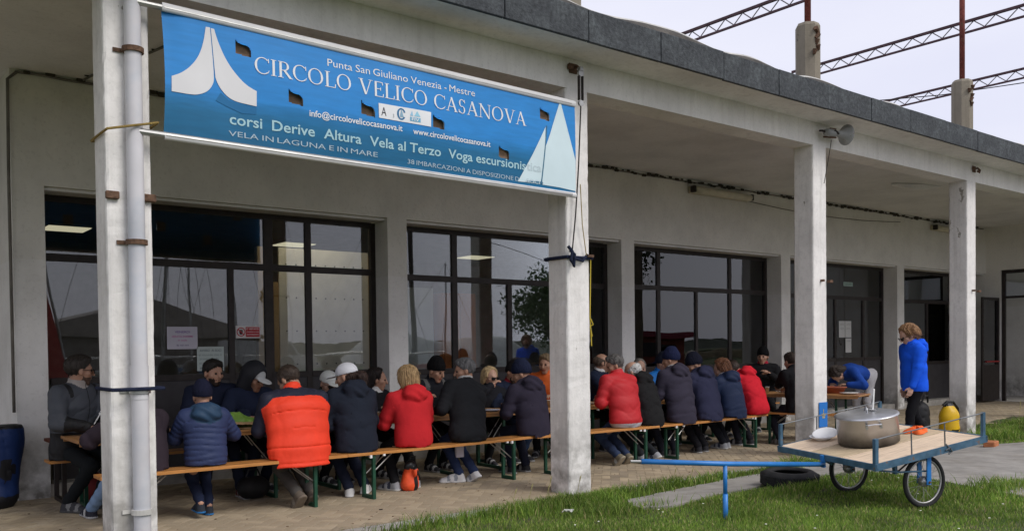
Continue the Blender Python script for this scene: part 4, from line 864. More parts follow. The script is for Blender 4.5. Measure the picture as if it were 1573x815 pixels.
PG = 'people eating at the long tables'
SK = (.42, .235, .16); SK2 = (.50, .30, .22); SK3 = (.33, .18, .12)
_eye = MB().lathe([(0, -.011), (.008, -.008), (.011, 0), (.008, .008), (0, .011)], 10).mesh('eye', cmat('plastic', (.035, .025, .02)), True)
def person(label, x, y, az, top, jc, jk='soft', tc=(.02, .022, .03), shoes=((.05, .05, .06), (.4, .4, .4), (.5, .5, .5)), head=('short', (.03, .02, .015)), skin=SK, seat=.475,
           l1=8, l2=24, ln=30, hy=0, hp=12, hr=0, side=0, sc=1.0, wd=1.0, hands=((-.16, .50, .80), (.16, .50, .80)), feet=((-.12, .20, 0), (.12, .22, 0)), toe=(0, 0), foot_pitch=(0, 0),
           knee=(0, 1, .5), hood=None, collar=None, jc2=None, hem=.10, beard=None, glasses=None, extra=None, eyes=True, group=PG, pelz=None, pole=((-.75, -.35, -.6), (.75, -.35, -.6)), vh=.0105, grip=.6, drop=.02):
    az = R(az); seed = int(x*7+y*13) % 97
    root = thing('person', label, 'person', (x, y, 0), az-math.pi/2, group)
    def spine(m):
        pz = (seat+.095*sc) if pelz is None else pelz
        pel = np.array([0, 0, pz]); S = roty(R(side)); A = S@rotx(-R(l1)); B = S@rotx(-R((l1+l2)/2)); Cc = S@rotx(-R(l2)); Nn = S@rotx(-R(ln))
        wa = pel+A@[0, 0, .19*sc*m]; ch = wa+B@[0, 0, .19*sc*m]; nb = ch+Cc@[0, 0, .14*sc*m]; hc = nb+Nn@[0, .0, .160*sc]
        return pel, wa, ch, nb, hc, A, Cc, Nn
    m = 1.0
    if top:
        for _ in range(4):
            q = spine(m); m *= 1+(top-(q[4][2]+.136*sc))/max(.2, (q[3][2]-q[0][2])); m = min(max(m, .72), 1.25)
    pel, wa, ch, nb, hc, A, Cc, Nn = spine(m)
    hs = 1.11*sc; H = rotz(R(hy))@rotx(-R(hp))@roty(R(hr)); hw = lambda p: hc+H@(np.array(p, float)*hs)
    lat = Cc@[1, 0, 0]; sw = .185*sc*wd
    shl = [nb+Cc@[-sw, .005, -.045*sc], nb+Cc@[sw, .005, -.045*sc]]; hip = [pel+A@[-.09*sc, 0, -.01], pel+A@[.09*sc, 0, -.01]]
    arms = [ik(shl[i], hands[i], .285*sc, .255*sc, pole[i]) for i in (0, 1)]
    kn = [ik(hip[i], np.array(feet[i])+[0, -.0, .085], .425*sc, .42*sc, knee) for i in (0, 1)]
    allp = np.array([pel, wa, ch, nb, hc]+shl+[a for q in arms for a in q]+[a for q in kn for a in q]+[hip[0]]); lo = allp.min(0)-.24; hi = allp.max(0)+.25; lo[2] = max(lo[2], -.06)
    # body: one continuous surface from crown to ankles
    b = SDF(lo, hi, .0105)
    b.cone(pel, wa, .10*sc, .085*sc, 0, .05, lat, 1.35); b.cone(wa, ch, .085*sc, .10*sc, 0, .05, lat, 1.35); b.cone(ch, nb-Cc@[0, 0, .03], .10*sc, .07*sc, 0, .05, lat, 1.4)
    b.cone(shl[0], shl[1], .045*sc, .045*sc, 0, .05)
    b.cone(nb-Cc@[0, 0, .03], hw((0, -.022, -.06)), .060*sc, .053*sc, 0, .03)
    for i in (0, 1):
        e, wr = arms[i]; b.cone(shl[i], e, .045*sc, .036*sc, 0, .02); b.cone(e, wr, .037*sc, .026*sc, 0, .02)
        k_, an = kn[i]; b.cone(hip[i], k_, .07*sc, .05*sc, 0, .02); b.cone(k_, an, .048*sc, .034*sc, 0, .02); b.cone(an, an+np.array([0, .03, -.02]), .034*sc, .03*sc, 0, .02)
    h = hs; E_ = lambda c, r, lab=1, k=.02: b.ell(hw(c), np.array(r)*h, lab, k, ax=H.T)
    def Cn(p, q, r1, r2, lab=1, k=.012): b.cone(hw(p), hw(q), r1*h, r2*h, lab, k)
    E_((0, -.012, .036), (.076, .096, .084)); E_((0, .022, -.035), (.059, .072, .078), 1, .03); Cn((-.014, .066, -.098), (.014, .066, -.098), .019, .019, 1, .02)
    Cn((0, .094, .015), (0, .112, -.026), .009, .013, 1, .012); Cn((-.03, .080, .030), (.03, .080, .030), .011, .011, 1, .015); Cn((-.018, .088, -.060), (.018, .088, -.060), .0075, .0075, 2, .006)
    for s_ in (-1, 1): E_((s_*.078, -.005, -.008), (.011, .02, .032), 1, .008); E_((s_*.045, .055, -.02), (.025, .025, .022), 1, .02)
    for s_ in (-1, 1): b.ell(hw((s_*.031, .103, .008)), np.array((.014, .014, .010))*h, cut=True, ax=H.T)
    for i in (0, 1):   # hands: palm, four fingers, thumb
        e, wr = arms[i]; d = nrm(wr-e); s_ = -1 if i == 0 else 1; dn = np.array([0, 0, -1.]) if abs(d[2]) < .85 else np.array([-s_*1., 0, 0]); pn = nrm(dn-d*(dn@d)); lt = np.cross(pn, d)*(1 if i == 0 else -1)
        if abs(d[2]) < .85: lt = -lt*1.0
        inn_ = nrm(-np.array([s_, 0, 0])); lt = lt if lt@inn_ > 0 else -lt   # lt points to the thumb side
        hsz = sc*1.05
        for q, o in enumerate((.030, .010, -.010, -.028)):
            kk = wr+d*(.085-.006*abs(q-1.2))*hsz+lt*o*hsz; b.cone(wr+lt*o*.5*hsz, kk, .014*hsz, .0125*hsz, 3, .012)
            fl = (.068, .078, .072, .056)[q]*hsz; cu = grip*(1+.12*q); d1 = nrm(d*math.cos(cu*.6)+pn*math.sin(cu*.6)); d2 = nrm(d*math.cos(cu*1.6)+pn*math.sin(cu*1.6)); k2 = kk+d1*fl*.55
            b.cone(kk, k2, .0098*hsz, .0088*hsz, 3, .003); b.cone(k2, k2+d2*fl*.45, .0088*hsz, .0078*hsz, 3, .003)
        t0 = wr+d*.025*hsz+lt*.024*hsz; t1 = t0+nrm(lt*.8+d*.7+pn*.3)*.042*hsz; b.cone(t0, t1, .0135*hsz, .0115*hsz, 3, .008); b.cone(t1, t1+nrm(lt*.25+d+pn*.4)*.03*hsz, .0115*hsz, .009*hsz, 3, .003)
    mats = [cmat('skin', skin), cmat('skin', (skin[0]*.85, skin[1]*.55, skin[2]*.55))]
    if beard: mats.append(cmat('hair', beard))
    Hi = H.T/hs
    def bc(C_, l, p):
        o = np.zeros(len(C_), int); o[l == 2] = 0 if beard else 1
        if beard:
            q = (C_-hc)@H/hs; o[(l >= 1) & (l < 3) & (q[:, 2] < -.045) & (q[:, 2] > -.13) & (q[:, 1] > .012) & ~((l == 2))] = 2
        return o
    link('body', b.mesh('body', mats, bc, adapt=.25), root)
    # jacket
    j = SDF(lo, hi, vh); pf = jk == 'puffer' or jk == 'vest'; T_ = .022 if pf else .016
    j.cone(pel+A@[0, 0, .17 if l1 > 40 else .0], wa, (.128+T_)*sc, (.122+T_)*sc, 0, .06, lat, 1.32*wd); j.cone(wa, ch, (.122+T_)*sc, (.126+T_)*sc, 0, .06, lat, 1.38*wd, p0=.19); j.cone(ch, nb-Cc@[0, 0, .045*sc], (.126+T_)*sc, (.092+T_*.6)*sc, 0, .06, lat, 1.5*wd, p0=.38)
    if l1 < 40: j.cone(pel+A@[0, 0, .02], pel-A@[0, 0, hem]*1.0, (.130+T_)*sc, (.135+T_)*sc, 0, .05, lat, 1.32*wd)
    j.cone(shl[0]*.82+shl[1]*.18, shl[1]*.82+shl[0]*.18, (.072+T_*.4)*sc, (.072+T_*.4)*sc, 4, .06)
    for i in (0, 1):
        e, wr = arms[i]; q = .008 if jk == 'vest' else T_; we = wr-nrm(wr-e)*.02
        j.cone(shl[i], e, (.066+q)*sc, (.055+q)*sc, 1, .03); j.cone(e, we, (.056+q)*sc, (.041+q*.5)*sc, 1, .02, p0=.285)
    j.cone(nb-Cc@[0, 0, .03], nb+Nn@[0, -.005, .075*sc], .088*sc, .080*sc, 5, .02)
    if hood:
        a_ = nb+Cc@[0, -.125*sc, .01]; j.ell(a_-Cc@[0, 0, .035], np.array((.138, .080, .105))*sc*(1.1 if pf else 1), 6, .008, ax=Cc.T); j.cone(nb+Cc@[-.085*sc, .01, .03], nb+Cc@[-.04*sc, -.085*sc, .025], .035*sc, .042*sc, 6, .03); j.cone(nb+Cc@[.085*sc, .01, .03], nb+Cc@[.04*sc, -.085*sc, .025], .035*sc, .042*sc, 6, .03)
    # neck opening
    top_n = nb+Nn@[0, .01, .085*sc]
    j.cone(top_n-Nn@[0, 0, .03], top_n+Nn@[0, 0, .1], 0, 0, 5, 0) if False else None
    sl, X, Y, Z = j.sub(nb-.2, nb+.25); ax_ = Nn@[0, 0, 1]; c_ = hw((0, -.02, -.06)); dd = (c_-nb)@ax_
    cyl = np.sqrt(np.maximum((X-nb[0])**2+(Y-nb[1])**2+(Z-nb[2])**2-((X-nb[0])*ax_[0]+(Y-nb[1])*ax_[1]+(Z-nb[2])*ax_[2])**2, 0))-.064*sc
    hgt_ = ((X-nb[0])*ax_[0]+(Y-nb[1])*ax_[1]+(Z-nb[2])*ax_[2])
    j.f[sl] = np.maximum(j.f[sl], -np.maximum(cyl, .02-hgt_).astype(np.float32)); j.f[sl] = np.maximum(j.f[sl], np.where(cyl < .06, hgt_-.088*sc, -1).astype(np.float32))
    if pelz is not None and l1 < 40: j.plane((0, 0, pelz-.11), (0, 0, -1))
    if pelz is None:
        j.plane((0, 0, seat-drop), (0, 0, -1)); sl, X, Y, Z = j.sub((-.5, (-.086 if drop > .05 else -.128), seat-.12), (.5, .6, seat+.05)); j.f[sl] = np.maximum(j.f[sl], (seat+.006-Z+0*X+0*Y).astype(np.float32))
    fa = .011 if not pf else .004
    def dj(P, l, p):
        o = folds(P, seed, fa)
        if pf:
            per = .048 if jk == 'puffer' else .15
            if jk == 'puffer': o = o+.009*(1-np.abs(np.sin(np.pi*(p+.010*np.sin(P[:, 0]*11))/per)))**2.5*(l != 5)
            else: o = o+np.where((l == 0), .012*(1-np.abs(np.sin(np.pi*(p+.02*np.abs((P@lat)*2)-.03)/per)))**9, 0)
        else: o = o+np.where(l == 1, .006*np.sin(p*55+seed)*np.exp(-((p-.27)/.09)**2), 0)
        o = o+np.where(l == 6, .006*np.sin(P[:, 2]*70+4*np.sin(P[:, 0]*14)), 0)
        return o
    j.disp(dj)
    jm = [cmat('nylon' if jk in ('shell', 'puffer', 'vest') else 'cloth', jc)]
    c2i = c3i = 0
    if jc2: jm.append(cmat('nylon', jc2)); c2i = 1
    if collar: jm.append(cmat('cloth', collar)); c3i = len(jm)-1
    inv = Cc.T
    def cj(C_, l, p):
        o = np.zeros(len(C_), int); loc = (C_-nb)@Cc
        if jk == 'vest': o[(l == 1) & (np.abs(loc[:, 0]) > .17)] = c2i; o[(loc[:, 2] > -.055-.10*np.clip(.10-np.abs(loc[:, 0]), 0, 1)-.0) & (l != 5) & (l != 6)] = c2i; o[(l == 5)] = 0
        elif jc2: o[(l == 6)] = c2i; o[(l == 4) & (loc[:, 2] > -.05)] = c2i
        if collar: o[(l == 5) & (loc[:, 2] > (.02 if extra == 'open' else .055))] = c3i
        return o
    if extra == 'shirttail':
        jm.append(cmat('cloth', (.42, .42, .47)))
        def cj(C_, l, p): o = np.zeros(len(C_), int); o[(C_[:, 2] < seat+.055) & (l != 1)] = 1; return o
    if extra == 'twotone':
        jm.append(cmat('cloth', (.34, .31, .29)))
        cj0 = cj
        def cj(C_, l, p): o = np.zeros(len(C_), int); loc = (C_-nb)@Cc; o[(C_[:, 2] < wa[2]-.05) & (l != 1)] = 1; o[(l == 1) & (p > .36)] = 1; o[(l == 4) & (np.abs(loc[:, 0]) > .13)] = 1; o[(l == 5) & (loc[:, 2] > .01)] = 2; o[(np.abs(loc[:, 0]+.02) < .007) & (loc[:, 1] > .02)] = 1; return o
    link('jacket', j.mesh('jacket', jm, cj, adapt=(.0 if (jc2 or collar or extra) else .08)), root)
    # trousers
    p_ = SDF(lo, hi, .0115)
    p_.cone(pel-A@[.055*sc, 0, .01], pel+A@[.055*sc, 0, -.01], .105*sc, .105*sc, 0, .04)
    if l1 > 40: p_.cone(pel, pel+A@[0, 0, .15], .125, .11, 0, .05, (1, 0, 0), 1.3); p_.ell(pel+A@[-.075, -.06, -.03], (.10, .085, .10), 0, .05); p_.ell(pel+A@[.075, -.06, -.03], (.10, .085, .10), 0, .03)
    for i in (0, 1):
        k_, an = kn[i]; p_.cone(hip[i], k_, .088*sc, .064*sc, 1, .03); p_.cone(k_, an+(k_-an)*.04, .064*sc, .050*sc, 2, .02)
    if pelz is None: p_.plane((0, 0, min(feet[0][2], feet[1][2])+.055), (0, 0, -1))
    p_.disp(lambda P, l, q: folds(P, seed+3, .006)+np.where(l == 2, .004*np.sin(q*60), 0)); 
    if pelz is None:
        # weight flattens the seat
        sl, X, Y, Z = p_.sub((-.3, -.3, seat-.1), (.3, .18, seat+.02)); p_.f[sl] = np.maximum(p_.f[sl], np.where(Z < seat+.003, (seat+.003-Z)+0*X+0*Y, -1).astype(np.float32)*1.0)
    link('trousers', p_.mesh('trousers', [cmat('cloth', tc)], None, adapt=.2), root)
    for i in (0, 1):
        mt = Matrix.Translation(Vector(kn[i][1])-Vector((0, 0, .0))) @ Euler((R(-foot_pitch[i]), 0, R(toe[i])), 'XYZ').to_matrix().to_4x4() @ Matrix.Translation((0, .03, -.085)) @ Matrix.Diagonal((sc, sc, sc, 1))
        link('shoe', shoemesh(*shoes), root, mtx=mt)
    HM = Matrix([list(H[0]*hs)+[hc[0]], list(H[1]*hs)+[hc[1]], list(H[2]*hs)+[hc[2]], [0, 0, 0, 1]])
    hl = head if isinstance(head, list) else [head]
    for hd_ in hl:
        if hd_: me = hairmesh(*hd_); link(me.name.split('.')[0], me, root, mtx=HM)
    if eyes:
        for s_ in (-1, 1): link('eye', _eye, root, mtx=HM @ Matrix.Translation((s_*.031, .083, .008)))
    if glasses:
        g = MB()
        for s_ in (-1, 1):
            g.add([(s_*.008, .118, .018), (s_*.058, .108, .020), (s_*.062, .100, .002), (s_*.052, .106, -.020), (s_*.016, .115, -.020), (s_*.008, .114, .018), (s_*.058, .104, .020), (s_*.062, .096, .002), (s_*.052, .102, -.020), (s_*.016, .111, -.020)], [(0, 1, 2, 3, 4), (9, 8, 7, 6, 5), (0, 5, 6, 1), (1, 6, 7, 2), (2, 7, 8, 3), (3, 8, 9, 4), (4, 9, 5, 0)])
            g.tube([(s_*.060, .104, .012), (s_*.080, .05, .012), (s_*.084, -.01, .004)], .0025, 5)
        g.tube([(-.01, .116, .010), (.01, .116, .010)], .003, 5); link(glasses, g.mesh(glasses, cmat('plastic', (.01, .01, .012))), root, mtx=HM)
    return root, dict(pel=pel, nb=nb, hc=hc, arms=arms, kn=kn, H=H, Cc=Cc, hip=hip)
NAVY = (.016, .022, .05); DARK = (.018, .018, .024); BLACK = (.011, .011, .013); PLUM = (.030, .026, .042); GREY = (.045, .047, .055); RED = (.62, .030, .035); JEAN = (.035, .06, .13)
wsh = ((.55, .55, .55), (.25, .27, .3), (.6, .6, .6)); dsh = ((.03, .03, .035), (.3, .3, .3), (.35, .35, .35)); rn = ((.30, .31, .33), (.06, .07, .1), (.5, .5, .48)); brn = ((.12, .10, .08), (.2, .18, .15), (.16, .13, .10))
N_ = 90
# near side, backs to the viewer, from the left
person('person behind the first column in a dark plum jacket and pale blue jeans', 2.20, 1.32, 95, 1.22, (.035, .026, .035), 'soft', (.18, .27, .42), ((.03, .03, .04), (.5, .5, .5), (.4, .4, .4)), ('short', (.03, .02, .015)), l1=12, l2=30, hands=((-.24, .5, .8), (.12, .5, .8)), feet=((-.22, .68, 0), (.1, .3, 0)), knee=(-.25, .6, 1), eyes=False)
person('child in a quilted navy jacket and dark beanie on the left bench', 2.720, 1.27, 86, 1.20, (.028, .042, .11), 'puffer', (.014, .02, .045), ((.03, .035, .045), (.02, .03, .05), (.02, .16, .42)), ('beanie', (.014, .016, .035)), sc=.86, l1=4, l2=12, ln=14, hands=((-0.12, 0.36, 0.78), (0.23, 0.34, 0.78)), feet=((-.05, .02, .05), (.06, .16, 0)), hood=True, eyes=False, wd=1.0, hem=.12, jc2=(.02, .05, .10), pole=((-.55, -.45, -.7), (.55, -.45, -.7)))
person('big man in an orange-red quilted vest with navy shoulders and sleeves', 3.580, 1.19, 88, 1.345, (.82, .055, .022), 'vest', (.075, .07, .065), brn, ('thin', (.045, .03, .022)), skin=SK, l1=8, l2=20, ln=40, hy=31, hp=38, hands=((-0.17, 0.38, 0.80), (0.02, 0.42, 0.80)), feet=((-.02, -.0, .04), (.14, .06, .03)), foot_pitch=(48, 42), toe=(10, -6), jc2=(.018, .02, .038), wd=1.36, hem=.18, drop=.07, eyes=False, knee=(0, 1, .1), sc=1.06, pole=((-.55, -.45, -.7), (.55, -.45, -.7)))
person('woman in a long black hooded coat and white cap with dark hair, seen from behind', 4.230, 1.27, 92, 1.35, (.016, .02, .032), 'soft', (.014, .018, .035), wsh, [('cap', (.70, .71, .76)), ('ponytail', (.035, .018, .014))], skin=SK, l1=6, l2=22, ln=24, hy=36, hp=14, hands=((-0.11, 0.32, 0.82), (0.16, 0.40, 0.80)), feet=((.0, .16, 0), (.18, .16, .01)), hood=True, wd=1.08, hem=.10, eyes=True, toe=(-30, -40), pole=((-.55, -.45, -.7), (.55, -.45, -.7)))
person('blonde woman in a bright red fleece jacket with a bag between her feet', 4.900, 1.27, 87, 1.305, (.50, .022, .028), 'soft', (.014, .014, .016), rn, ('bob', (.36, .24, .12)), skin=SK2, l1=6, l2=16, ln=14, hp=10, hands=((-0.12, 0.36, 0.80), (0.16, 0.42, 0.80)), feet=((-.14, .16, 0), (.13, .20, 0)), toe=(22, -20), hood=True, eyes=False, hem=.05, pole=((-.55, -.45, -.7), (.55, -.45, -.7)))
person('grey-haired man in a black fleece and jeans looking left, white trainers under the bench', 5.600, 1.28, 91, 1.375, (.015, .016, .019), 'soft', (.022, .034, .08), wsh, ('short', (.11, .11, .115)), skin=SK, l1=10, l2=22, ln=14, hy=61, hp=10, hands=((-0.19, 0.34, 0.80), (0.02, 0.40, 0.80)), feet=((.02, .18, 0), (.16, .10, .02)), toe=(62, 10), foot_pitch=(0, 30), wd=1.1, collar=(.4, .4, .4), hem=.03, side=9, pole=((-.55, -.45, -.7), (.55, -.45, -.7)))
person('person in a dark plum hooded jacket and navy beanie just left of the second column', 6.540, 1.28, 92, 1.315, (.028, .024, .040), 'soft', (.014, .016, .03), dsh, ('beanie', (.014, .018, .042)), skin=SK, l1=8, l2=24, ln=28, hy=42, hp=18, hands=((-0.15, 0.34, 0.80), (0.09, 0.40, 0.80)), feet=((-.08, .3, 0), (.14, .3, 0)), hood=True, eyes=False, wd=1.05, pole=((-.55, -.45, -.7), (.55, -.45, -.7)))
person('grey-haired man in a red windbreaker over a pale shirt, just right of the second column', 7.980, 1.20, 90, 1.382, (.46, .022, .028), 'shell', (.03, .045, .09), ((.16, .14, .10), (.3, .3, .28), (.30, .26, .19)), ('short', (.085, .08, .078)), skin=SK, l1=8, l2=26, ln=20, hy=54, hp=16, hands=((-0.14, 0.34, 0.84), (0.02, 0.38, 0.82)), feet=((-.14, .0, .04), (.06, .04, .03)), foot_pitch=(50, 45), toe=(8, -8), wd=1.16, hem=.0, knee=(0, 1, .1), side=2, extra='shirttail', pole=((-.55, -.45, -.7), (.55, -.45, -.7)))
person('white-haired man in a black hooded sweatshirt hunched over his plate', 8.440, 1.22, 91, 1.285, (.014, .014, .015), 'soft', (.02, .022, .026), rn, ('bald', (.5, .5, .49)), skin=SK2, l1=14, l2=36, ln=34, hy=29, hp=30, hands=((-0.11, 0.37, 0.80), (0.14, 0.38, 0.80)), feet=((-.1, .05, 0), (.06, -.04, .02)), foot_pitch=(0, 30), toe=(14, 10), hood=True, eyes=False, hem=.08, pole=((-.55, -.45, -.7), (.55, -.45, -.7)))
person('person in dark plum jacket and navy beanie in the middle of the right-hand bench', 9.060, 1.22, 89, 1.43, (.036, .032, .050), 'soft', (.016, .017, .024), dsh, ('beanie', (.014, .018, .05)), l1=8, l2=20, ln=16, hy=27, hp=12, hands=((-0.11, 0.37, 0.80), (0.14, 0.38, 0.80)), feet=((-.16, .2, 0), (.05, .16, 0)), hood=True, eyes=False, wd=1.14, hem=.10, collar=(.3, .3, .3), pole=((-.55, -.45, -.7), (.55, -.45, -.7)))
person('person in a blue-black hooded jacket with a dark hat, turned left on the right-hand bench', 9.650, 1.24, 91, 1.352, (.028, .030, .062), 'soft', (.012, .012, .015), dsh, ('beanie', (.012, .013, .024)), l1=10, l2=28, ln=30, hy=51, hp=24, hands=((-0.11, 0.37, 0.80), (0.14, 0.38, 0.80)), feet=((-.05, .14, 0), (.12, .16, 0)), hood=True, wd=1.12, eyes=False, hem=.12, toe=(-30, -40), pole=((-.55, -.45, -.7), (.55, -.45, -.7)))
person('red-haired woman in a navy jacket whose collar has a white stripe', 10.230, 1.27, 90, 1.282, (.018, .032, .082), 'shell', (.012, .013, .018), rn, ('bob', (.16, .065, .03)), skin=SK2, l1=10, l2=26, ln=26, hy=32, hp=24, hands=((-0.11, 0.37, 0.80), (0.14, 0.38, 0.80)), feet=((-.02, .16, 0), (.1, .2, 0)), hood=True, eyes=False, wd=1.0, collar=(.55, .55, .58), hem=.10, pole=((-.55, -.45, -.7), (.55, -.45, -.7)))
person('person in a scarlet jacket bent far forward at the end of the right-hand bench', 10.780, 1.28, 93, 1.235, (.56, .018, .032), 'soft', (.016, .016, .022), dsh, ('short', (.04, .025, .02)), l1=16, l2=42, ln=62, hy=23, hp=58, hands=((-0.11, 0.40, 0.80), (0.14, 0.38, 0.80)), feet=((-.02, .3, 0), (.14, .2, 0)), hood=True, eyes=False, wd=1.05, hem=.02, pole=((-.55, -.45, -.7), (.55, -.45, -.7)))
# far side, facing the viewer, from the left
person('man left of the first column in a charcoal jacket, looking to the right', 1.930, 2.70, -60, 1.462, (.060, .067, .082), 'shell', (.012, .014, .016), ((.05, .05, .055), (.2, .2, .2), (.07, .07, .07)), ('short', (.028, .022, .018)), skin=SK, l1=4, l2=10, ln=12, hy=62, hp=4, hands=((-.02, .40, .82), (.16, .38, .80)), feet=((-.04, .26, 0), (.22, .16, 0)), toe=(5, 5), sc=1.06, glasses='glasses', jc2=(.012, .012, .014), extra='twotone', collar=None, wd=1.08, hem=.08, beard=(.09, .055, .04), vh=.009)
person('bearded young man in a dark navy jacket facing the viewer, head turned right', 3.27, 2.70, -95, 1.398, (.012, .016, .034), 'soft', (.012, .015, .028), ((.16, .06, .05), (.5, .5, .5), (.4, .4, .4)), ('short', (.014, .011, .009)), skin=SK, l1=6, l2=14, ln=16, hy=22, hp=8, hands=((-.14, .46, .80), (.16, .44, .80)), feet=((-.16, .50, 0), (.16, .35, 0)), beard=(.03, .02, .015), wd=1.12, vh=.009)
person('man with a dark hood up, face hidden behind the wearer of the orange vest', 3.580, 2.62, -78, 1.338, (.013, .018, .040), 'soft', (.012, .015, .03), dsh, [('hoodup', (.014, .015, .02)), ('cap', (.45, .46, .47))], skin=SK3, l1=12, l2=28, ln=30, hy=10, hp=26, hands=((-.18, .42, .80), (.18, .40, .80)), wd=1.1)
person('woman in a white cap and sunglasses seen between the vest and the black coat', 4.490, 2.64, -78, 1.248, (.05, .055, .05), 'soft', BLACK, dsh, ('cap', (.62, .64, .62)), skin=SK2, l1=10, l2=24, ln=26, hy=-10, hp=18, hands=((-.14, .42, .80), (.16, .44, .80)), glasses='sunglasses')
person('dark-haired woman in a black jacket with white collar panels, turned in profile to the right', 5.14, 2.62, -70, 1.262, (.014, .014, .017), 'soft', BLACK, dsh, ('long', (.016, .010, .009)), skin=SK, l1=6, l2=14, ln=18, hy=38, hp=8, hands=((.02, .40, .86), (.24, .36, .82)), collar=(.6, .6, .6), sc=.96, extra='open')
person('smiling man in a black beanie and dark jacket leaning over his food', 5.920, 2.66, -84, 1.352, (.014, .015, .02), 'soft', BLACK, dsh, ('beanie', (.008, .008, .009)), skin=SK, l1=12, l2=28, ln=26, hy=14, hp=20, hands=((-.04, .40, .84), (.28, .34, .92)), wd=1.1, jc2=(.10, .10, .10))
person('blonde woman in dark sunglasses and a black jacket facing the viewer', 6.86, 2.62, -96, 1.232, (.016, .017, .022), 'soft', BLACK, dsh, ('bob', (.50, .37, .20)), skin=SK2, l1=6, l2=14, ln=14, hy=8, hp=6, hands=((-.14, .42, .80), (.10, .30, 1.02)), glasses='sunglasses', sc=.94)
person('man in a dark hat and sunglasses leaning towards the blonde woman in sunglasses', 7.210, 2.66, -92, 1.285, (.016, .022, .045), 'soft', JEAN, dsh, [('beanie', (.014, .013, .014))], skin=SK, l1=8, l2=20, ln=26, hy=8, hp=14, hr=-14, hands=((-.14, .42, .80), (.16, .42, .80)), glasses='sunglasses', collar=(.22, .02, .03), wd=1.1, beard=(.05, .03, .02))
person('person in an orange jacket half hidden behind the second column, turned left', 7.98, 2.70, -140, 1.392, (.66, .13, .025), 'shell', BLACK, dsh, ('short', (.20, .14, .08)), skin=SK, l1=6, l2=16, ln=16, hy=-10, hp=8, hands=((-.14, .42, .84), (.16, .42, .82)))
person('bald man in a navy pullover over a white collar, right beside the second column', 8.780, 2.66, -66, 1.388, (.014, .020, .042), 'soft', BLACK, dsh, ('bald', (.10, .07, .05)), skin=SK, l1=8, l2=18, ln=18, hy=32, hp=10, hands=((-.02, .34, 1.02), (.12, .34, 1.05)), collar=(.6, .6, .6), grip=1.3)
person('grey-haired man glimpsed between the white-haired man and the blue jacket', 9.66, 2.64, -110, 1.30, (.10, .09, .08), 'soft', BLACK, dsh, ('thin', (.22, .20, .18)), skin=SK2, l1=8, l2=18, ln=20, hy=-10, hp=14)
person('person in a bright blue jacket with the face hidden behind the navy beanie', 9.98, 2.60, -80, 1.352, (.012, .16, .52), 'shell', BLACK, dsh, ('beanie', (.015, .018, .03)), skin=SK, l1=12, l2=26, ln=28, hy=10, hp=20, wd=1.1, side=6)
person('grey-haired man in glasses and a dark jacket facing the viewer over the hooded backs', 10.85, 2.66, -100, 1.392, (.016, .018, .026), 'soft', BLACK, dsh, ('short', (.16, .155, .15)), skin=SK, l1=6, l2=14, ln=16, hy=-4, hp=10, glasses='glasses', wd=1.1)
person('dark-haired person mostly hidden, face seen between the red hair and the scarlet jacket', 11.85, 2.62, -120, 1.238, (.02, .02, .03), 'soft', BLACK, dsh, ('short', (.025, .016, .012)), skin=SK2, l1=10, l2=22, ln=26, hy=-6, hp=16)
person('man in a black beanie and black jacket with red collar at the table end', 12.940, 2.74, -136, 1.412, (.014, .014, .016), 'soft', BLACK, dsh, ('beanie', (.008, .008, .009)), skin=SK, l1=4, l2=8, ln=8, hy=-22, hp=2, hands=((-.06, .34, 1.0), (.06, .36, .98)), collar=(.35, .02, .04), wd=1.14)
person('person in black mostly hidden by the third column, hands folded over the table end', 11.45, 1.02, 75, 1.36, (.010, .010, .012), 'soft', (.016, .016, .022), ((.10, .09, .08), (.2, .2, .2), (.12, .1, .08)), ('short', (.03, .02, .015)), skin=SK, l1=6, l2=14, hands=((.12, .64, .80), (.26, .62, .80)), feet=((-.26, .10, 0), (.02, .46, 0)), eyes=False, grip=1.3)
# standing
person('woman in a royal blue top and pale grey leggings bending deep over the far table', 14.25, 1.55, 166, None, (.016, .060, .30), 'soft', (.50, .49, .51), wsh, ('long', (.03, .02, .015)), skin=SK2, pelz=.91, l1=74, l2=84, ln=104, hp=92, hands=((-.18, .62, .80), (.18, .60, .80)), feet=((-.10, -.02, 0), (.12, .10, 0)), knee=(0, 1, 0), hem=-.10, eyes=False, wd=.92, group=None)
person('woman in a bright blue jacket and black leggings standing by the cart, looking down', 12.08, -.42, 150, None, (.012, .10, .72), 'soft', (.010, .010, .012), dsh, [('wavy', (.24, .13, .06))], skin=SK2, pelz=.93, l1=2, l2=8, ln=22, hy=-6, hp=30, hands=((-.21, .20, .80), (.20, .04, .77)), feet=((-.08, .16, 0), (.10, -.26, .05)), foot_pitch=(0, 32), knee=(0, 1, .0), hem=.10, glasses='sunglasses', wd=.93, hood=True, group=None, pole=((-.4, -1, .1), (.4, -1, .1)), grip=.4, vh=.009)
print('people', time.time()-T0)
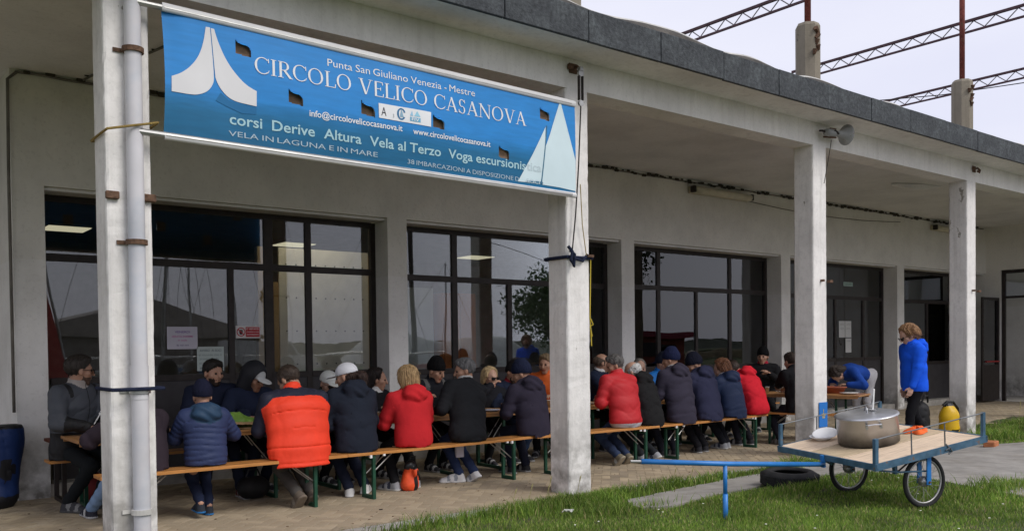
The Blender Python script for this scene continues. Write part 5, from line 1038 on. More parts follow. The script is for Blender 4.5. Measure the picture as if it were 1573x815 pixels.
# ------------------------------------------------------------------ benches and tables
def uframe(x, y0, y1, h, parent, mi=M_green, inner=None, t=.016, brace=0):
    o = MB().box((x-t, y0, 0), (x+t, y0+.03, h)).box((x-t, y1-.03, 0), (x+t, y1, h)).box((x-t, y0+.03, 0), (x+t, y1-.03, .035)).box((x-t*.6, y0+.03, h-.06), (x+t*.6, y1-.03, h-.035)).build('leg', mi, parent)
    if brace: MB().tube([(x, (y0+y1)/2-.05, h*.55), (x+brace*.24, (y0+y1)/2-.05, h-.012)], .006, 6).tube([(x, (y0+y1)/2+.05, h*.55), (x+brace*.24, (y0+y1)/2+.05, h-.012)], .006, 6).build('brace', M_zinc, parent)
def bench(x0, y0, L_, rz, label, ld=.32, rd=.32, w=.25, group='folding benches at the long tables', sag=.0):
    t = thing('bench', label, 'bench', (x0, y0, 0), R(rz), group)
    n = 14; b = MB(); hgt = .475
    for s0, s1 in ((0, w/2-.003), (w/2+.003, w)):
        vs = []
        for i in range(n+1):
            x = L_*i/n; z = hgt-sag*4*(i/n)*(1-i/n)
            vs += [(x, s0, z-.027), (x, s0, z-.004), (x, s0+.004, z), (x, s1-.004, z), (x, s1, z-.004), (x, s1, z-.027)]
        fs = [tuple(range(6)), tuple(reversed(range(n*6, n*6+6)))]
        for i in range(n):
            for j in range(6): fs.append((i*6+j, i*6+6+j, i*6+6+(j+1) % 6, i*6+(j+1) % 6))
        bb = MB(); bb.add(vs, [tuple(reversed(f)) for f in fs]); bb.build('seat_board', M_wood, t)
    for x, d in ((ld, 1), (L_-rd, -1)):
        uframe(x, .015, w-.015, hgt-.03, t, brace=d)
        MB().box((x-.055, -.002, hgt-.06), (x-.03, .02, hgt-.03)).box((x+.11*d-.012, -.002, hgt-.05), (x+.11*d+.012, .02, hgt-.03)).build('hinge', M_white, t)
    return t
bench(1.80, 1.10, 2.23, -.5, 'near bench at the left, running behind the first column under the child', rd=.33, ld=.3)
bench(4.04, 1.09, 2.40, 1.8, 'near bench between the black-coated woman and the second column', ld=.30, rd=.27, sag=.006)
bench(6.47, 1.12, 1.96, -2.5, 'near bench passing behind the second column under the red windbreaker', ld=.28, rd=.22)
bench(8.43, 1.06, 2.52, 3.2, 'near bench farthest right, under the scarlet jacket', ld=.42, rd=.28, sag=.008)
bench(1.7, 2.58, 2.2, 0, 'far-side bench at the left, under the bearded man')
bench(4.2, 2.56, 2.2, 0, 'far-side bench under the man in the black beanie')
bench(6.5, 2.56, 2.2, 0, 'far-side bench behind the second column')
bench(8.75, 2.54, 2.2, 1, 'far-side bench under the bright blue jacket')
bench(11.1, 2.56, 2.2, 2, 'far-side bench at the table end below the papered door')
def table(x0, y0, L_, W, rz, label, h=.72):
    t = thing('table', label, 'table', (x0, y0, 0), R(rz), 'long folding tables in the arcade')
    for k in range(2): MB().box((0, k*W/2+.002, h-.028), (L_, (k+1)*W/2-.002, h), bev=.004).build('table_board', M_tabw, t)
    MB().box((.02, .01, h-.055), (L_-.02, .03, h-.029)).box((.02, W-.03, h-.055), (L_-.02, W-.01, h-.029)).build('rail', M_tabw, t)
    for x, d in ((.35, 1), (L_-.35, -1)): uframe(x, .06, W-.06, h-.03, t, brace=d)
    for x in (.3, L_-.3): MB().box((x-.03, -.003, h-.075), (x, .02, h-.05)).build('clip', M_white, t)
    return t
table(1.78, 1.80, 2.2, .68, 0, 'pine table at the left with the green bag on it')
table(4.00, 1.82, 2.2, .68, 0, 'pine table in front of the blonde woman in red')
table(6.24, 1.84, 2.2, .68, 0, 'pine table crossing behind the second column')
table(8.50, 1.86, 2.2, .68, 1, 'pine table hidden behind the row of dark hooded jackets')
table(12.765, .63, 2.2, .68, 106, 'table set crosswise at the right, behind the third column')
bench(11.72, .50, 1.3, 106, 'short bench before the crosswise table, behind the third column')
# things on the tables
def cup(x, y, z, label, h=.09, c=(.7, .7, .7), g='plastic cups on the tables'):
    t = thing('cup', label, 'cup', (x, y, z), group=g); MB().lathe([(0, .002), (.024, .002), (.024, 0), (.034, h), (.036, h), (.0335, h-.004), (.023, .006), (0, .006)], 16).build('body', cmat('plastic', c), t, smooth=True); return t
def plate(x, y, z, label, r=.105, c=(.72, .72, .72), food=None, g='plastic plates on the tables'):
    t = thing('plate', label, 'plate', (x, y, z), group=g); MB().lathe([(0, .0), (r*.62, 0), (r*.72, .006), (r, .02), (r, .023), (r*.7, .010), (0, .006)], 24).build('dish', cmat('plastic', c), t, smooth=True)
    if food:
        b = MB(); q = random.Random(int(x*100))
        for i in range(16): a = q.uniform(0, 6.28); d = q.uniform(0, r*.6); s = q.uniform(.008, .018); b.box((d*math.cos(a)-s, d*math.sin(a)-s, .006), (d*math.cos(a)+s, d*math.sin(a)+s, .006+s*1.4), bev=s*.35)
        o = b.build('food', mat('food', food, .6, var=.3), t); o['kind'] = 'stuff'
    return t
TZ = .721
plate(2.33, 2.05, TZ, 'white plate before the man at the head of the table', food=(.25, .12, .05)); plate(4.42, 2.0, TZ, 'plate beside the black coat sleeve', food=(.4, .25, .1)); plate(4.9, 2.28, TZ, 'plate before the dark-haired woman in profile')
plate(5.75, 2.1, TZ, 'plate before the smiling man in the black beanie', food=(.35, .2, .08)); plate(6.42, 1.95, TZ, 'pale blue-white plate alone at the front edge of the table', .12, (.55, .58, .72))
plate(6.95, 2.25, TZ, 'heaped plate before the blonde woman in sunglasses', .11, food=(.20, .14, .05)); plate(8.2, 2.0, TZ, 'plate before the man in the red windbreaker', food=(.3, .2, .1)); plate(9.3, 2.1, TZ+.01, 'plate between the two dark hooded jackets')
plate(12.15, 1.72, TZ, 'stack of white plates on the crosswise table left of the third column', .12)
plate(12.36, .75, TZ, 'white plate on the crosswise table right of the third column', .14)
cup(11.85, 1.86, TZ, 'white plastic cup at the corner of the crosswise table', .10); cup(5.2, 1.98, TZ, 'clear cup at the blonde woman in red', c=(.5, .52, .55)); cup(5.55, 2.25, TZ, 'pale cup near the folded hands of the smiling man'); cup(7.4, 2.0, TZ, 'cup near the second column', c=(.55, .5, .45)); cup(7.2, 2.2, TZ, 'cup in front of the man in sunglasses'); cup(4.75, 2.1, TZ, 'cup by the cardboard box'); cup(12.02, 1.60, TZ, 'clear glass held at the crosswise table', c=(.5, .5, .5))
bx = thing('cardboard_box', 'small open cardboard box with white paper between the black coat and the red fleece', 'box', (4.72, 1.86, TZ), R(4)); M_card = mat('cardboard', (.36, .24, .13), .9, var=.12)
MB().box((-.11, -.09, 0), (.11, -.085, .09)).box((-.11, .085, 0), (.11, .09, .09)).box((-.11, -.085, 0), (-.105, .085, .09)).box((.105, -.085, 0), (.11, .085, .09)).box((-.105, -.085, 0), (.105, .085, .005)).build('carton', M_card, bx)
sgrid('paper_lining', 14, 12, lambda u, v: (-.10+.20*u, -.08+.16*v, .082+.018*vnoise(u*9, v*9, 2, 3)), [cmat('flat', (.6, .6, .6))], bx)
gb = thing('green_bag', 'crumpled green shopping bag lying on the left table', 'bag', (3.40, 2.08, TZ), R(-6)); gb.scale = (1, 1.1, 1.25)
sgrid('bag_body', 40, 30, lambda u, v: (-.27+.54*u, -.09+.18*v+.01*np.sin(u*20), (.13*np.sin(np.pi*np.clip(v, 0, 1))**.6*(.85+.3*np.sin(u*5+1))+.016*vnoise(u*10, v*8, 2, 4))*np.sin(np.pi*np.clip(u*.96+.02, 0, 1))**.35), [mat('green_plastic', (.16, .30, .05), .4, var=.25, c2=(.35, .42, .15), c2s=9)], gb)
MB().add([(.08, -.088, .045), (.15, -.088, .045), (.15, -.082, .10), (.08, -.082, .10)], [(0, 1, 2, 3)]).build('printed_label', cmat('flat', (.06, .16, .13)), gb)
pbg = thing('paper_bag', 'torn brown paper bag lying in front of the green bag', 'paper bag', (3.27, 1.91, TZ), R(8)); M_kraft = mat('kraft_paper', (.34, .22, .12), .85, var=.2, bump=.3, bscale=20)
sgrid('upper_sheet', 24, 16, lambda u, v: (-.2+.42*u, -.08+.17*v, .055-.02*u+.02*np.sin(v*4)+.010*vnoise(u*9, v*9, 2, 5)), [M_kraft], pbg); sgrid('lower_sheet', 24, 16, lambda u, v: (-.17+.40*u, -.10+.17*v, .008+.008*vnoise(u*9, v*9, 2, 7)), [M_kraft], pbg)
MB().add([(-.2, -.08, .055), (-.2, .09, .055), (-.17, .08, .01), (-.17, -.10, .01)], [(0, 1, 2, 3)]).build('fold', M_kraft, pbg)
kl = thing('brown_parcel', 'flat brown paper parcel on the left table end beside the first column', 'parcel', (2.45, 1.95, TZ), R(-8)); MB().box((-.16, -.10, 0), (.16, .10, .05), bev=.012).build('wrap', M_kraft, kl)
fk = thing('plastic_fork', 'white plastic fork held up by the man at the head of the table', 'fork', (2.12, 2.52, .87), rot=(R(-20), R(35), 0)); MB().box((-.005, -.002, -.08), (.005, .002, .03)).box((-.011, -.002, .03), (.011, .002, .045)).box((-.011, -.002, .045), (-.007, .002, .07)).box((-.002, -.002, .045), (.002, .002, .07)).box((.007, -.002, .045), (.011, .002, .07)).build('fork', M_white, fk)
tr = thing('terracotta_dish', 'terracotta baking dish beside the bending woman', 'dish', (12.45, 1.12, TZ), R(106)); MB().lathe([(0, 0), (.17, 0), (.20, .085), (.215, .085), (.215, .10), (.185, .10), (.16, .012), (0, .012)], 24, tf=Matrix.Diagonal((1.15, .8, 1, 1))).build('dish', mat('terracotta', (.30, .085, .045), .6, var=.2), tr, smooth=True)
sgrid('food', 10, 10, lambda u, v: (-.16+.32*u, -.11+.22*v, .07+.012*vnoise(u*9, v*9, 2, 5)), [mat('food', (.5, .35, .2), .7)], tr)
bt = thing('water_bottle', 'clear plastic water bottle below the crosswise table, by the sitter in black', 'bottle', (12.2, 1.5, .0)); MB().lathe([(0, 0), (.035, 0), (.04, .02), (.04, .17), (.03, .22), (.013, .25), (.013, .28), (0, .28)], 16).build('body', cmat('plastic', (.35, .40, .42)), bt, smooth=True)
# bags and things on the floor
ob = thing('orange_bag', 'orange-red and black bag standing between the blonde woman\'s trainers', 'bag', (4.90, 1.36, 0), R(8))
q = SDF((-.16, -.14, -.02), (.16, .14, .42), .008); q.cone((0, 0, .07), (0.01, 0, .20), .095, .07, 0, .03, (1, 0, 0), 1.1); q.ell((-.02, -.03, .26), (.07, .05, .06), 1, .02); q.plane((0, 0, .005), (0, 0, -1)); q.ell((0, -.10, .2), (.03, .03, .05), 1, .01); q.disp(lambda P, l, p: folds(P, 4, .010))
link('bag_body', q.mesh('bag', [mat('orange_nylon', (.85, .10, .03), .5, var=.2, bump=.3), M_black], lambda C_, l, p: ((np.abs(C_[:, 0]-.02) < .022) & (C_[:, 2] < .22) & (C_[:, 1] < 0) | (C_[:, 2] > .235)).astype(int)), ob)
MB().tube([(-.05, -.03, .28), (-.03, -.05, .36), (.04, -.04, .36), (.06, -.02, .22)], .009, 8).build('handle', M_black, ob)
pw = tag(MB().box((5.60, 1.50, .27), (5.70, 1.53, .46)).build('paper_carton', cmat('flat', (.55, .53, .60))), 'pale carton hanging below the bench between the jeans', 'carton')
bs = thing('black_bag', 'small black bag on the paving behind the vest wearer\'s boots', 'bag', (3.42, 1.95, 0)); q = SDF((-.2, -.16, -.02), (.2, .16, .34), .01); q.cone((-.05, 0, .12), (.06, 0, .12), .11, .11, 0, .03); q.plane((0, 0, .005), (0, 0, -1)); q.disp(lambda P, l, p: folds(P, 2, .01)); link('bag_body', q.mesh('bag', [cmat('nylon', (.012, .012, .013))]), bs)
MB().tube([(-.08, 0, .2), (-.04, 0, .3), (.05, 0, .3), (.09, 0, .2)], .009, 8).build('handle', M_black, bs)
bl = thing('blue_sack', 'tall blue and black gear sack standing at the left corner of the wall', 'sack', (1.365, 3.22, -.01), R(10))
q = SDF((-.3, -.26, -.03), (.3, .26, .95), .012); q.cone((0, 0, .13), (.03, 0, .70), .15, .19, 0, .04, (1, 0, 0), 1.1); q.ell((-.05, -.02, .1), (.2, .18, .12), 0, .05); q.plane((0, 0, .01), (0, 0, -1)); q.plane((0, 0, .80), (0, 0, 1)); q.disp(lambda P, l, p: folds(P, 6, .016))
link('sack_body', q.mesh('sack', [cmat('nylon', (.010, .028, .11)), cmat('nylon', (.012, .012, .015))], lambda C_, l, p: ((C_[:, 2] > .775) | (C_[:, 2] < .12) | (np.hypot(C_[:, 0]-.02, (C_[:, 2]-.38)*.6) < .07) | (np.hypot(C_[:, 0]+.13, (C_[:, 2]-.55)*.8) < .06)).astype(int)), bl)
ts = thing('side_table', 'dark folding trestle beyond the left end of the table', 'trestle', (1.9, 3.15, 0)); MB().box((-.02, -.2, 0), (.02, -.16, .6)).box((-.02, .16, 0), (.02, .2, .6)).box((-.02, -.16, .0), (.02, .16, .04)).build('leg', M_frame, ts); MB().box((-.1, -.22, .6), (.5, .22, .63)).build('top', mat('reddish_board', (.16, .05, .03), .7), ts)
rs_ = thing('red_bag', 'small red and dark bag under the left end of the table', 'bag', (2.15, 2.95, 0)); q = SDF((-.2, -.2, -.02), (.2, .2, .4), .012); q.cone((0, 0, .12), (0, 0, .2), .11, .1, 0, .03); q.plane((0, 0, .005), (0, 0, -1)); q.disp(lambda P, l, p: folds(P, 2, .012)); link('bag_body', q.mesh('bag', [cmat('nylon', (.22, .03, .03))]), rs_); MB().tube([(-.06, 0, .26), (0, 0, .36), (.06, 0, .26)], .01, 8).build('handle', M_black, rs_)
# dry bag and dark bag by the fourth column
yb = thing('yellow_dry_bag', 'yellow roll-top dry bag with black strap leaning by the fourth column', 'dry bag', (14.18, .10, -.01), R(-20))
q = SDF((-.25, -.22, -.02), (.25, .22, .72), .01); q.cone((0, 0, .14), (.0, 0, .34), .155, .13, 0, .04); q.cone((0, 0, .34), (-.02, 0, .50), .12, .05, 0, .05, (1, 0, 0), 1.4); q.plane((0, 0, .005), (0, 0, -1)); q.disp(lambda P, l, p: folds(P, 5, .012))
link('bag_body', q.mesh('bag', [mat('yellow_pvc', (.68, .42, .015), .4, var=.12), M_black], lambda C_, l, p: ((C_[:, 2] > .49) | ((C_[:, 2] < .13) & (C_[:, 2] > .07) & (np.abs(C_[:, 0]) < .07))).astype(int)), yb)
MB().tube([(-.12, 0, .50), (-.05, 0, .55), (.08, 0, .55), (.17, .0, .45), (.2, 0, .25)], .022, 8).build('strap', M_black, yb)
kb = thing('dark_rucksack', 'black rucksack behind the yellow dry bag', 'rucksack', (13.75, .38, -.01)); q = SDF((-.3, -.25, -.02), (.3, .25, .8), .012); q.cone((0, 0, .15), (0, 0, .42), .17, .16, 0, .04, (1, 0, 0), 1.1); q.plane((0, 0, .005), (0, 0, -1)); q.disp(lambda P, l, p: folds(P, 1, .014)); link('bag_body', q.mesh('bag', [cmat('nylon', (.014, .014, .016))]), kb); MB().tube([(-.1, -.1, .55), (-.05, -.12, .66), (.06, -.12, .66), (.1, -.1, .55)], .014, 8).build('grab_handle', M_black, kb)
rb_ = thing('rolled_black_bag', 'dark rolled bag lying on the walkway edge at the far right', 'bag', (15.6, -.72, .0), R(25)); q = SDF((-.5, -.3, -.02), (.5, .3, .5), .012); q.cone((-.25, 0, .17), (.25, 0, .17), .18, .17, 0, .03); q.plane((0, 0, .01), (0, 0, -1)); q.disp(lambda P, l, p: folds(P, 1, .016)); link('bag_body', q.mesh('bag', [cmat('nylon', (.014, .015, .019))]), rb_); MB().tube([(-.1, -.15, .25), (0, -.2, .38), (.1, -.15, .25)], .014, 8).build('handle', M_black, rb_)
bk = thing('brick', 'orange-brown broken brick lying on the concrete at the right', 'brick', (12.6, -1.22, float(gz(12.6, -1.2))+.02), R(12)); MB().box((-.15, -.07, 0), (.13, .07, .075), bev=.010).build('clay', mat('fired_clay', (.42, .16, .07), .9, var=.25, bump=.6), bk)
# tyre on the grass
ty = thing('car_tyre', 'old black tyre lying flat on the grass beside the blue drawbar', 'tyre', (7.80, -1.30, float(gz(7.8, -1.3))-.005), rot=(R(2), R(-1), 0)); M_tyre = mat('tyre_rubber', (.02, .02, .021), .8, var=.35, scale=12, bump=.3)
pr_ = [(.165, .02), (.185, .0), (.235, .0), (.275, .02), (.285, .045), (.287, .075), (.285, .115), (.275, .14), (.235, .165), (.185, .165), (.165, .145), (.168, .135), (.19, .15), (.23, .145), (.25, .08), (.23, .02), (.19, .015), (.168, .03), (.165, .02)]
MB().lathe(pr_, 56).build('casing', M_tyre, ty, smooth=True)
tb = MB()
for i in range(72):
    a = 2*math.pi*i/72; tb.box((.284, -.008, .035), (.2925, .008, .075), tf=Matrix.Rotation(a, 4, 'Z')); tb.box((.284, -.008, .09), (.2925, .008, .13), tf=Matrix.Rotation(a+.04, 4, 'Z'))
o = tb.build('tread', M_tyre, ty); o['kind'] = 'stuff'

# ------------------------------------------------------------------ hand cart
B_ = Vector((6.805, -2.795, .5)); A_ = Vector((7.176, -1.654, .54)); C_ = Vector((8.0, -3.14, .675))
ex = (C_-B_).normalized(); ey = (A_-B_); ey = (ey-ex*ey.dot(ex)).normalized(); ez = ex.cross(ey)
DL, DW = (C_-B_).length, (A_-B_).length
cart = thing('hand_cart', 'flat two-wheeled hand cart with raw plank deck, blue frame and long bright blue drawbar', 'hand cart', (0, 0, 0))
CM = Matrix((ex, ey, ez)).transposed().to_4x4(); CM.translation = B_; cart.matrix_world = CM; cart.rotation_euler = CM.to_euler(); cart.location = B_
for k, (a, b, m) in enumerate(((0, .33, M_plank), (.333, .66, M_plank2), (.663, 1, M_plank))):
    MB().box((.012, a*DW+.008, -.022), (DL-.012, b*DW-.001, -.001+k*.0012), bev=.003).build('deck_plank', m, cart)
fr = MB()
for (a, b) in (((0, 0), (DL, 0)), ((0, DW), (DL, DW))): fr.box((a[0]-.01, a[1]-.012, -.055), (b[0]+.01, a[1]+.004, .004)).box((a[0], a[1]-.01 if a[1] == 0 else a[1]-.03, -.034), (b[0], a[1]+.03 if a[1] == 0 else a[1]+.01, -.024))
fr.box((-.012, -.012, -.05), (.003, DW+.01, .002)).box((DL-.003, -.012, -.05), (DL+.012, DW+.01, .002)).build('deck_frame', M_teal, cart)
for x in (.30, .62, .94): MB().box((x-.02, .01, -.06), (x+.02, DW-.01, -.026)).build('cross_bar', M_teal, cart)
UPL = (CM.to_3x3().inverted() @ Vector((0, 0, 1)))
SHR = Matrix(((1, 0, UPL.x/UPL.z, 0), (0, 1, UPL.y/UPL.z, 0), (0, 0, 1, 0), (0, 0, 0, 1)))
for (x, y, s) in ((.012, .012, 1.2), (.012, DW-.012, 1), (DL-.012, .012, 1), (DL-.012, DW-.012, 1)): MB().box((-.014*s, -.014*s, -.055), (.014*s, .014*s, .205), tf=Matrix.Translation((x, y, 0)) @ SHR).build('corner_post', M_teal, cart)
Ux, Uy = UPL.x/UPL.z*.2, UPL.y/UPL.z*.2
M_rod = mat('bare_steel_rod', (.16, .17, .18), .45, metal=.6, var=.3)
MB().tube([(Ux, .008+Uy, .20), (DL+Ux, .008+Uy, .20)], .006, 8).build('rail', M_rod, cart); MB().tube([(Ux, DW-.008+Uy, .20), (DL+Ux, DW-.008+Uy, .20)], .006, 8).build('rail', M_rod, cart)
for x in (.40, .78): MB().tube([(x, .004, -.03), (x+Ux, .008+Uy, .20)], .006, 8).build('stanchion', M_rod, cart)
for x in (.45, .85): MB().tube([(x, DW-.004, -.03), (x+Ux, DW-.008+Uy, .20)], .006, 8).build('stanchion', M_rod, cart)
MB().tube([(.76, -.02, -.03), (.80, -.03, -.01), (.83, -.02, -.05), (.80, -.01, -.07)], .007, 7).tube([(.78, -.01, .02), (.82, -.03, -.04)], .006, 6).build('wire_lashing', M_rod, cart)
IC = CM.inverted(); WR_ = .226
for nm_, px_, py_ in (('R', 7.452, -2.873), ('L', 7.705, -2.02)):
    g0 = Vector((px_, py_, .078)); cl = IC @ (g0+Vector((0, 0, WR_)))
    wrot = CM.to_3x3().inverted().to_4x4() @ Matrix.Rotation(R(72), 4, 'Z')           # axle lies level, across the cart
    WM = Matrix.Translation(cl) @ wrot                                                # local x = axle
    wh = link('wheel', MB().tube([(0, WR_*.93*math.cos(a), WR_*.93*math.sin(a)) for a in np.linspace(0, 2*math.pi, 49)[:-1]], .0185, 10, closed=True).mesh('tyre', M_tyre, True), cart, mtx=WM)
    MB().tube([(0, WR_*.82*math.cos(a), WR_*.82*math.sin(a)) for a in np.linspace(0, 2*math.pi, 49)[:-1]], .009, 8, closed=True).build('rim', M_zinc, wh, smooth=True)
    sp_ = MB()
    for i in range(24):
        a = 2*math.pi*i/24; s_ = (-1)**i; o_ = .25*(1 if i % 4 < 2 else -1); sp_.tube([(s_*.03, .028*math.cos(a+o_*3), .028*math.sin(a+o_*3)), (0, WR_*.82*math.cos(a), WR_*.82*math.sin(a))], .0016, 4)
    o = sp_.build('spokes', M_zinc, wh); o['kind'] = 'stuff'
    MB().lathe([(0, -.045), (.012, -.045), (.014, -.03), (.042, -.028), (.045, -.01), (.045, .01), (.042, .028), (.014, .03), (.012, .045), (0, .045)], 20, tf=Matrix.Rotation(R(90), 4, 'Y')).build('hub', M_zinc, wh, smooth=True)
    FK = MB()
    for s_ in (-1, 1): FK.box((s_*.052-.006, -.022, -.02), (s_*.052+.006, .022, .27))
    link('fork', FK.mesh('fork', M_blue if nm_ == 'R' else M_teal), cart, mtx=WM)
    MB().tube([(-.07, 0, 0), (.07, 0, 0)], .010, 8).build('axle_bolt', M_rustb, wh)
MB().box((.30, .10, -.16), (.33, .13, -.03)).box((.30, DW-.13, -.16), (.33, DW-.1, -.03)).build('hanger', M_teal, cart)
MB().tube([(-.0, .02, -.05), (.34, .10, -.15), (.66, .07, -.20)], .008, 7).build('tie_rod', M_teal, cart); MB().tube([(.35, .12, -.15), (.55, .1, -.05)], .008, 7).build('tie_rod', M_frame, cart); MB().tube([(0, DW-.02, -.05), (.2, DW*.8, -.10), (.1, DW*.52, -.11)], .010, 7).build('tie_rod', M_teal, cart)
MB().box((-.03, DW*.5-.018, -.11), (-.004, DW*.5+.018, -.0)).build('drawbar_lug', M_blue, cart)
i3 = lambda p: tuple(IC @ Vector(p)); s0 = CM @ Vector((-.012, DW*.5, -.085)); leg = Vector((5.81, -2.05, .525)); tip = Vector((5.15, -1.74, .575))
MB().tube([i3(s0), i3(leg), i3(tip)], .0215, 14).build('drawbar', M_blue, cart, smooth=True); MB().tube([i3(tip), i3(tip+Vector((-.08, .04, .004)))], .012, 10).build('drawbar_tip', M_zinc, cart)
MB().tube([i3((5.81, -2.05, .52)), i3((5.81, -2.05, .27))], .0175, 12).tube([i3((5.81, -2.05, .28)), i3((5.812, -2.05, .12)), i3((5.812, -2.05, .05))], [.021, .021, .012], 12).build('stand_leg', M_blue, cart, smooth=True)
def ondeck(l_, w_, dz=0): return CM @ Vector((l_, w_, dz))
CE = CM.to_euler()
pot = thing('cooking_pot', 'big aluminium cooking pot with flat lid and scorched base standing on the cart', 'cooking pot', ondeck(.55, .63, .002), rot=CE)
M_alu = bpy.data.materials.new('dull_aluminium'); M_alu.use_nodes = True; t = M_alu.node_tree; b = t.nodes['Principled BSDF']; L = t.links.new
b.inputs['Metallic'].default_value = .85; b.inputs['Roughness'].default_value = .36
tc = N(t, 'ShaderNodeTexCoord'); sp = N(t, 'ShaderNodeSeparateXYZ'); L(tc.outputs['Object'], sp.inputs[0]); no = N(t, 'ShaderNodeTexNoise'); no.inputs['Scale'].default_value = 9; no.inputs['Detail'].default_value = 6; L(tc.outputs['Object'], no.inputs['Vector'])
ad = N(t, 'ShaderNodeMath', operation='MULTIPLY_ADD'); ad.inputs[1].default_value = .09; L(no.outputs[0], ad.inputs[0]); L(sp.outputs[2], ad.inputs[2])
mr = N(t, 'ShaderNodeMapRange'); mr.inputs[1].default_value = .03; mr.inputs[2].default_value = .20; L(ad.outputs[0], mr.inputs[0]); cr = N(t, 'ShaderNodeValToRGB'); e = cr.color_ramp.elements; e[0].color = (.012, .011, .010, 1); e[1].color = (.50, .50, .50, 1); q = e.new(.45); q.color = (.17, .165, .16, 1)
L(mr.outputs[0], cr.inputs[0]); L(cr.outputs[0], b.inputs['Base Color'])
PR, PH = .265, .25
MB().lathe([(0, 0), (PR-.015, 0), (PR, .015), (PR, PH), (PR+.006, PH+.004), (PR-.004, PH+.004), (PR-.004, .02), (0, .01)], 56).build('pot_body', M_alu, pot, smooth=True)
M_lid = mat('lid_aluminium', (.55, .56, .58), .33, metal=.85, var=.12, scale=8)
MB().lathe([(PR+.012, PH+.002), (PR+.012, PH+.010), (PR-.01, PH+.014), (PR*.75, PH+.030), (PR*.3, PH+.036), (0, PH+.038)], 56).build('lid', M_lid, pot, smooth=True)
MB().tube([(-.045, 0, PH+.034), (-.035, 0, PH+.065), (0, 0, PH+.078), (.035, 0, PH+.065), (.045, 0, PH+.034)], .006, 8, tf=Matrix.Rotation(R(60), 4, 'Z')).build('lid_handle', M_lid, pot, smooth=True)
for a in (238, 58):
    rm = Matrix.Rotation(R(a), 4, 'Z'); MB().tube([(PR, -.06, PH-.04), (PR+.035, -.055, PH-.035), (PR+.042, 0, PH-.03), (PR+.035, .055, PH-.035), (PR, .06, PH-.04)], .007, 8, tf=rm).box((PR-.002, -.07, PH-.075), (PR+.006, -.05, PH-.03), tf=rm).box((PR-.002, .05, PH-.075), (PR+.006, .07, PH-.03), tf=rm).build('side_handle', M_lid, pot, smooth=False)
ld = thing('ladle', 'white ladle handle sticking up behind the pot lid', 'ladle', ondeck(.60, .60, PH+.035), rot=(R(2), R(3), 0)); MB().box((-.012, -.004, 0), (.012, .004, .20), bev=.003).build('handle', M_white, ld); MB().lathe([(0, 0), (.03, .004), (.035, .012)], 14).build('bowl', M_white, ld, smooth=True)
bw = thing('bowl_stack', 'two white plastic bowls nested crookedly at the corner of the cart', 'bowl', ondeck(.40, 1.06, .002), rot=CE)
bp_ = [(0, 0), (.06, 0), (.068, .006), (.112, .036), (.118, .038), (.118, .041), (.108, .040), (.062, .010), (0, .006)]
MB().lathe(bp_, 32).build('lower_bowl', M_white, bw, smooth=True); o = MB().lathe(bp_, 32).build('upper_bowl', M_white, bw, smooth=True); o.location = (.03, -.01, .022); o.rotation_euler = (R(10), R(-12), 0)
cl_ = thing('orange_cloth', 'crumpled orange cloth lying on the cart deck', 'cloth', ondeck(1.08, .58, .002), rot=CE)
def cf(u, v):
    a = u*2*np.pi; r = v*(.10+.025*np.sin(a*3+1)+.015*np.sin(a*5)); return r*np.cos(a)*1.15, r*np.sin(a), .004+.035*(1-v**3)*(1+.5*np.sin(a*4+v*5))*(v < .99)+.012*vnoise(r*np.cos(a)*60, r*np.sin(a)*60, 1, 4)*(1-v)
sgrid('cloth', 60, 16, cf, [mat('orange_microfibre', (.80, .14, .03), .9, var=.15, bump=.5, bscale=90)], cl_)
# ------------------------------------------------------------------ grass
def inpoly(x, y, poly):
    c = np.zeros(len(x), bool); n = len(poly)
    for i in range(n):
        (x0, y0), (x1, y1) = poly[i], poly[i-1]; m = ((y0 > y) != (y1 > y)) & (x < (x1-x0)*(y-y0)/(y1-y0+1e-12)+x0); c ^= m
    return c
def grass(n, x0, x1, y0, y1, hmin, hmax, seed, wpow=1.0, tuft=None, wd=.0045):
    r = np.random.default_rng(seed); x = r.uniform(x0, x1, n); y = r.uniform(y0, y1, n)
    d = np.hypot(x, y+CAM_D); ang = np.degrees(np.arctan2(x, y+CAM_D)); keep = (ang > 3) & (ang < 72) & (d > 3.0) & (r.uniform(size=n) < np.clip(7.0/d, .12, 1)**1.4)
    nz_ = .12*vnoise(x, y, 2.2, 9)+.06*vnoise(x, y, 8, 2)
    edge = -.30+.10*vnoise(x, 0*x, 3.5, 6)+.05*vnoise(x, 0*x, 17, 7)
    keep &= (y < edge); keep &= ~inpoly(x+nz_*.6, y+nz_*.6, SLAB); keep &= r.uniform(size=n) < .72+.5*vnoise(x, y, 1.7, 12)+.25*vnoise(x, y, 6, 5)
    return x[keep], y[keep], r
def blades(x, y, r, hmin, hmax, wd):
    n = len(x); z = gz(x, y); h = r.uniform(hmin, hmax, n)*(.75+.45*vnoise(x, y, 2.6, 4)); a = r.uniform(0, 2*np.pi, n); b = r.uniform(0, 2*np.pi, n); lean = h*r.uniform(.15, .9, n); w = wd*r.uniform(.6, 1.3, n)*np.clip(np.hypot(x, y+CAM_D)/7, .8, 1.8)
    dx, dy = np.cos(a)*w, np.sin(a)*w; lx, ly = np.cos(b)*lean, np.sin(b)*lean
    V = np.stack([np.stack([x-dx, y-dy, z-.01], -1), np.stack([x+dx, y+dy, z-.01], -1), np.stack([x+dx*.7+lx*.4, y+dy*.7+ly*.4, z+h*.6], -1), np.stack([x-dx*.7+lx*.4, y-dy*.7+ly*.4, z+h*.6], -1), np.stack([x+lx, y+ly, z+h], -1)], 1).reshape(-1, 3)
    return V, n
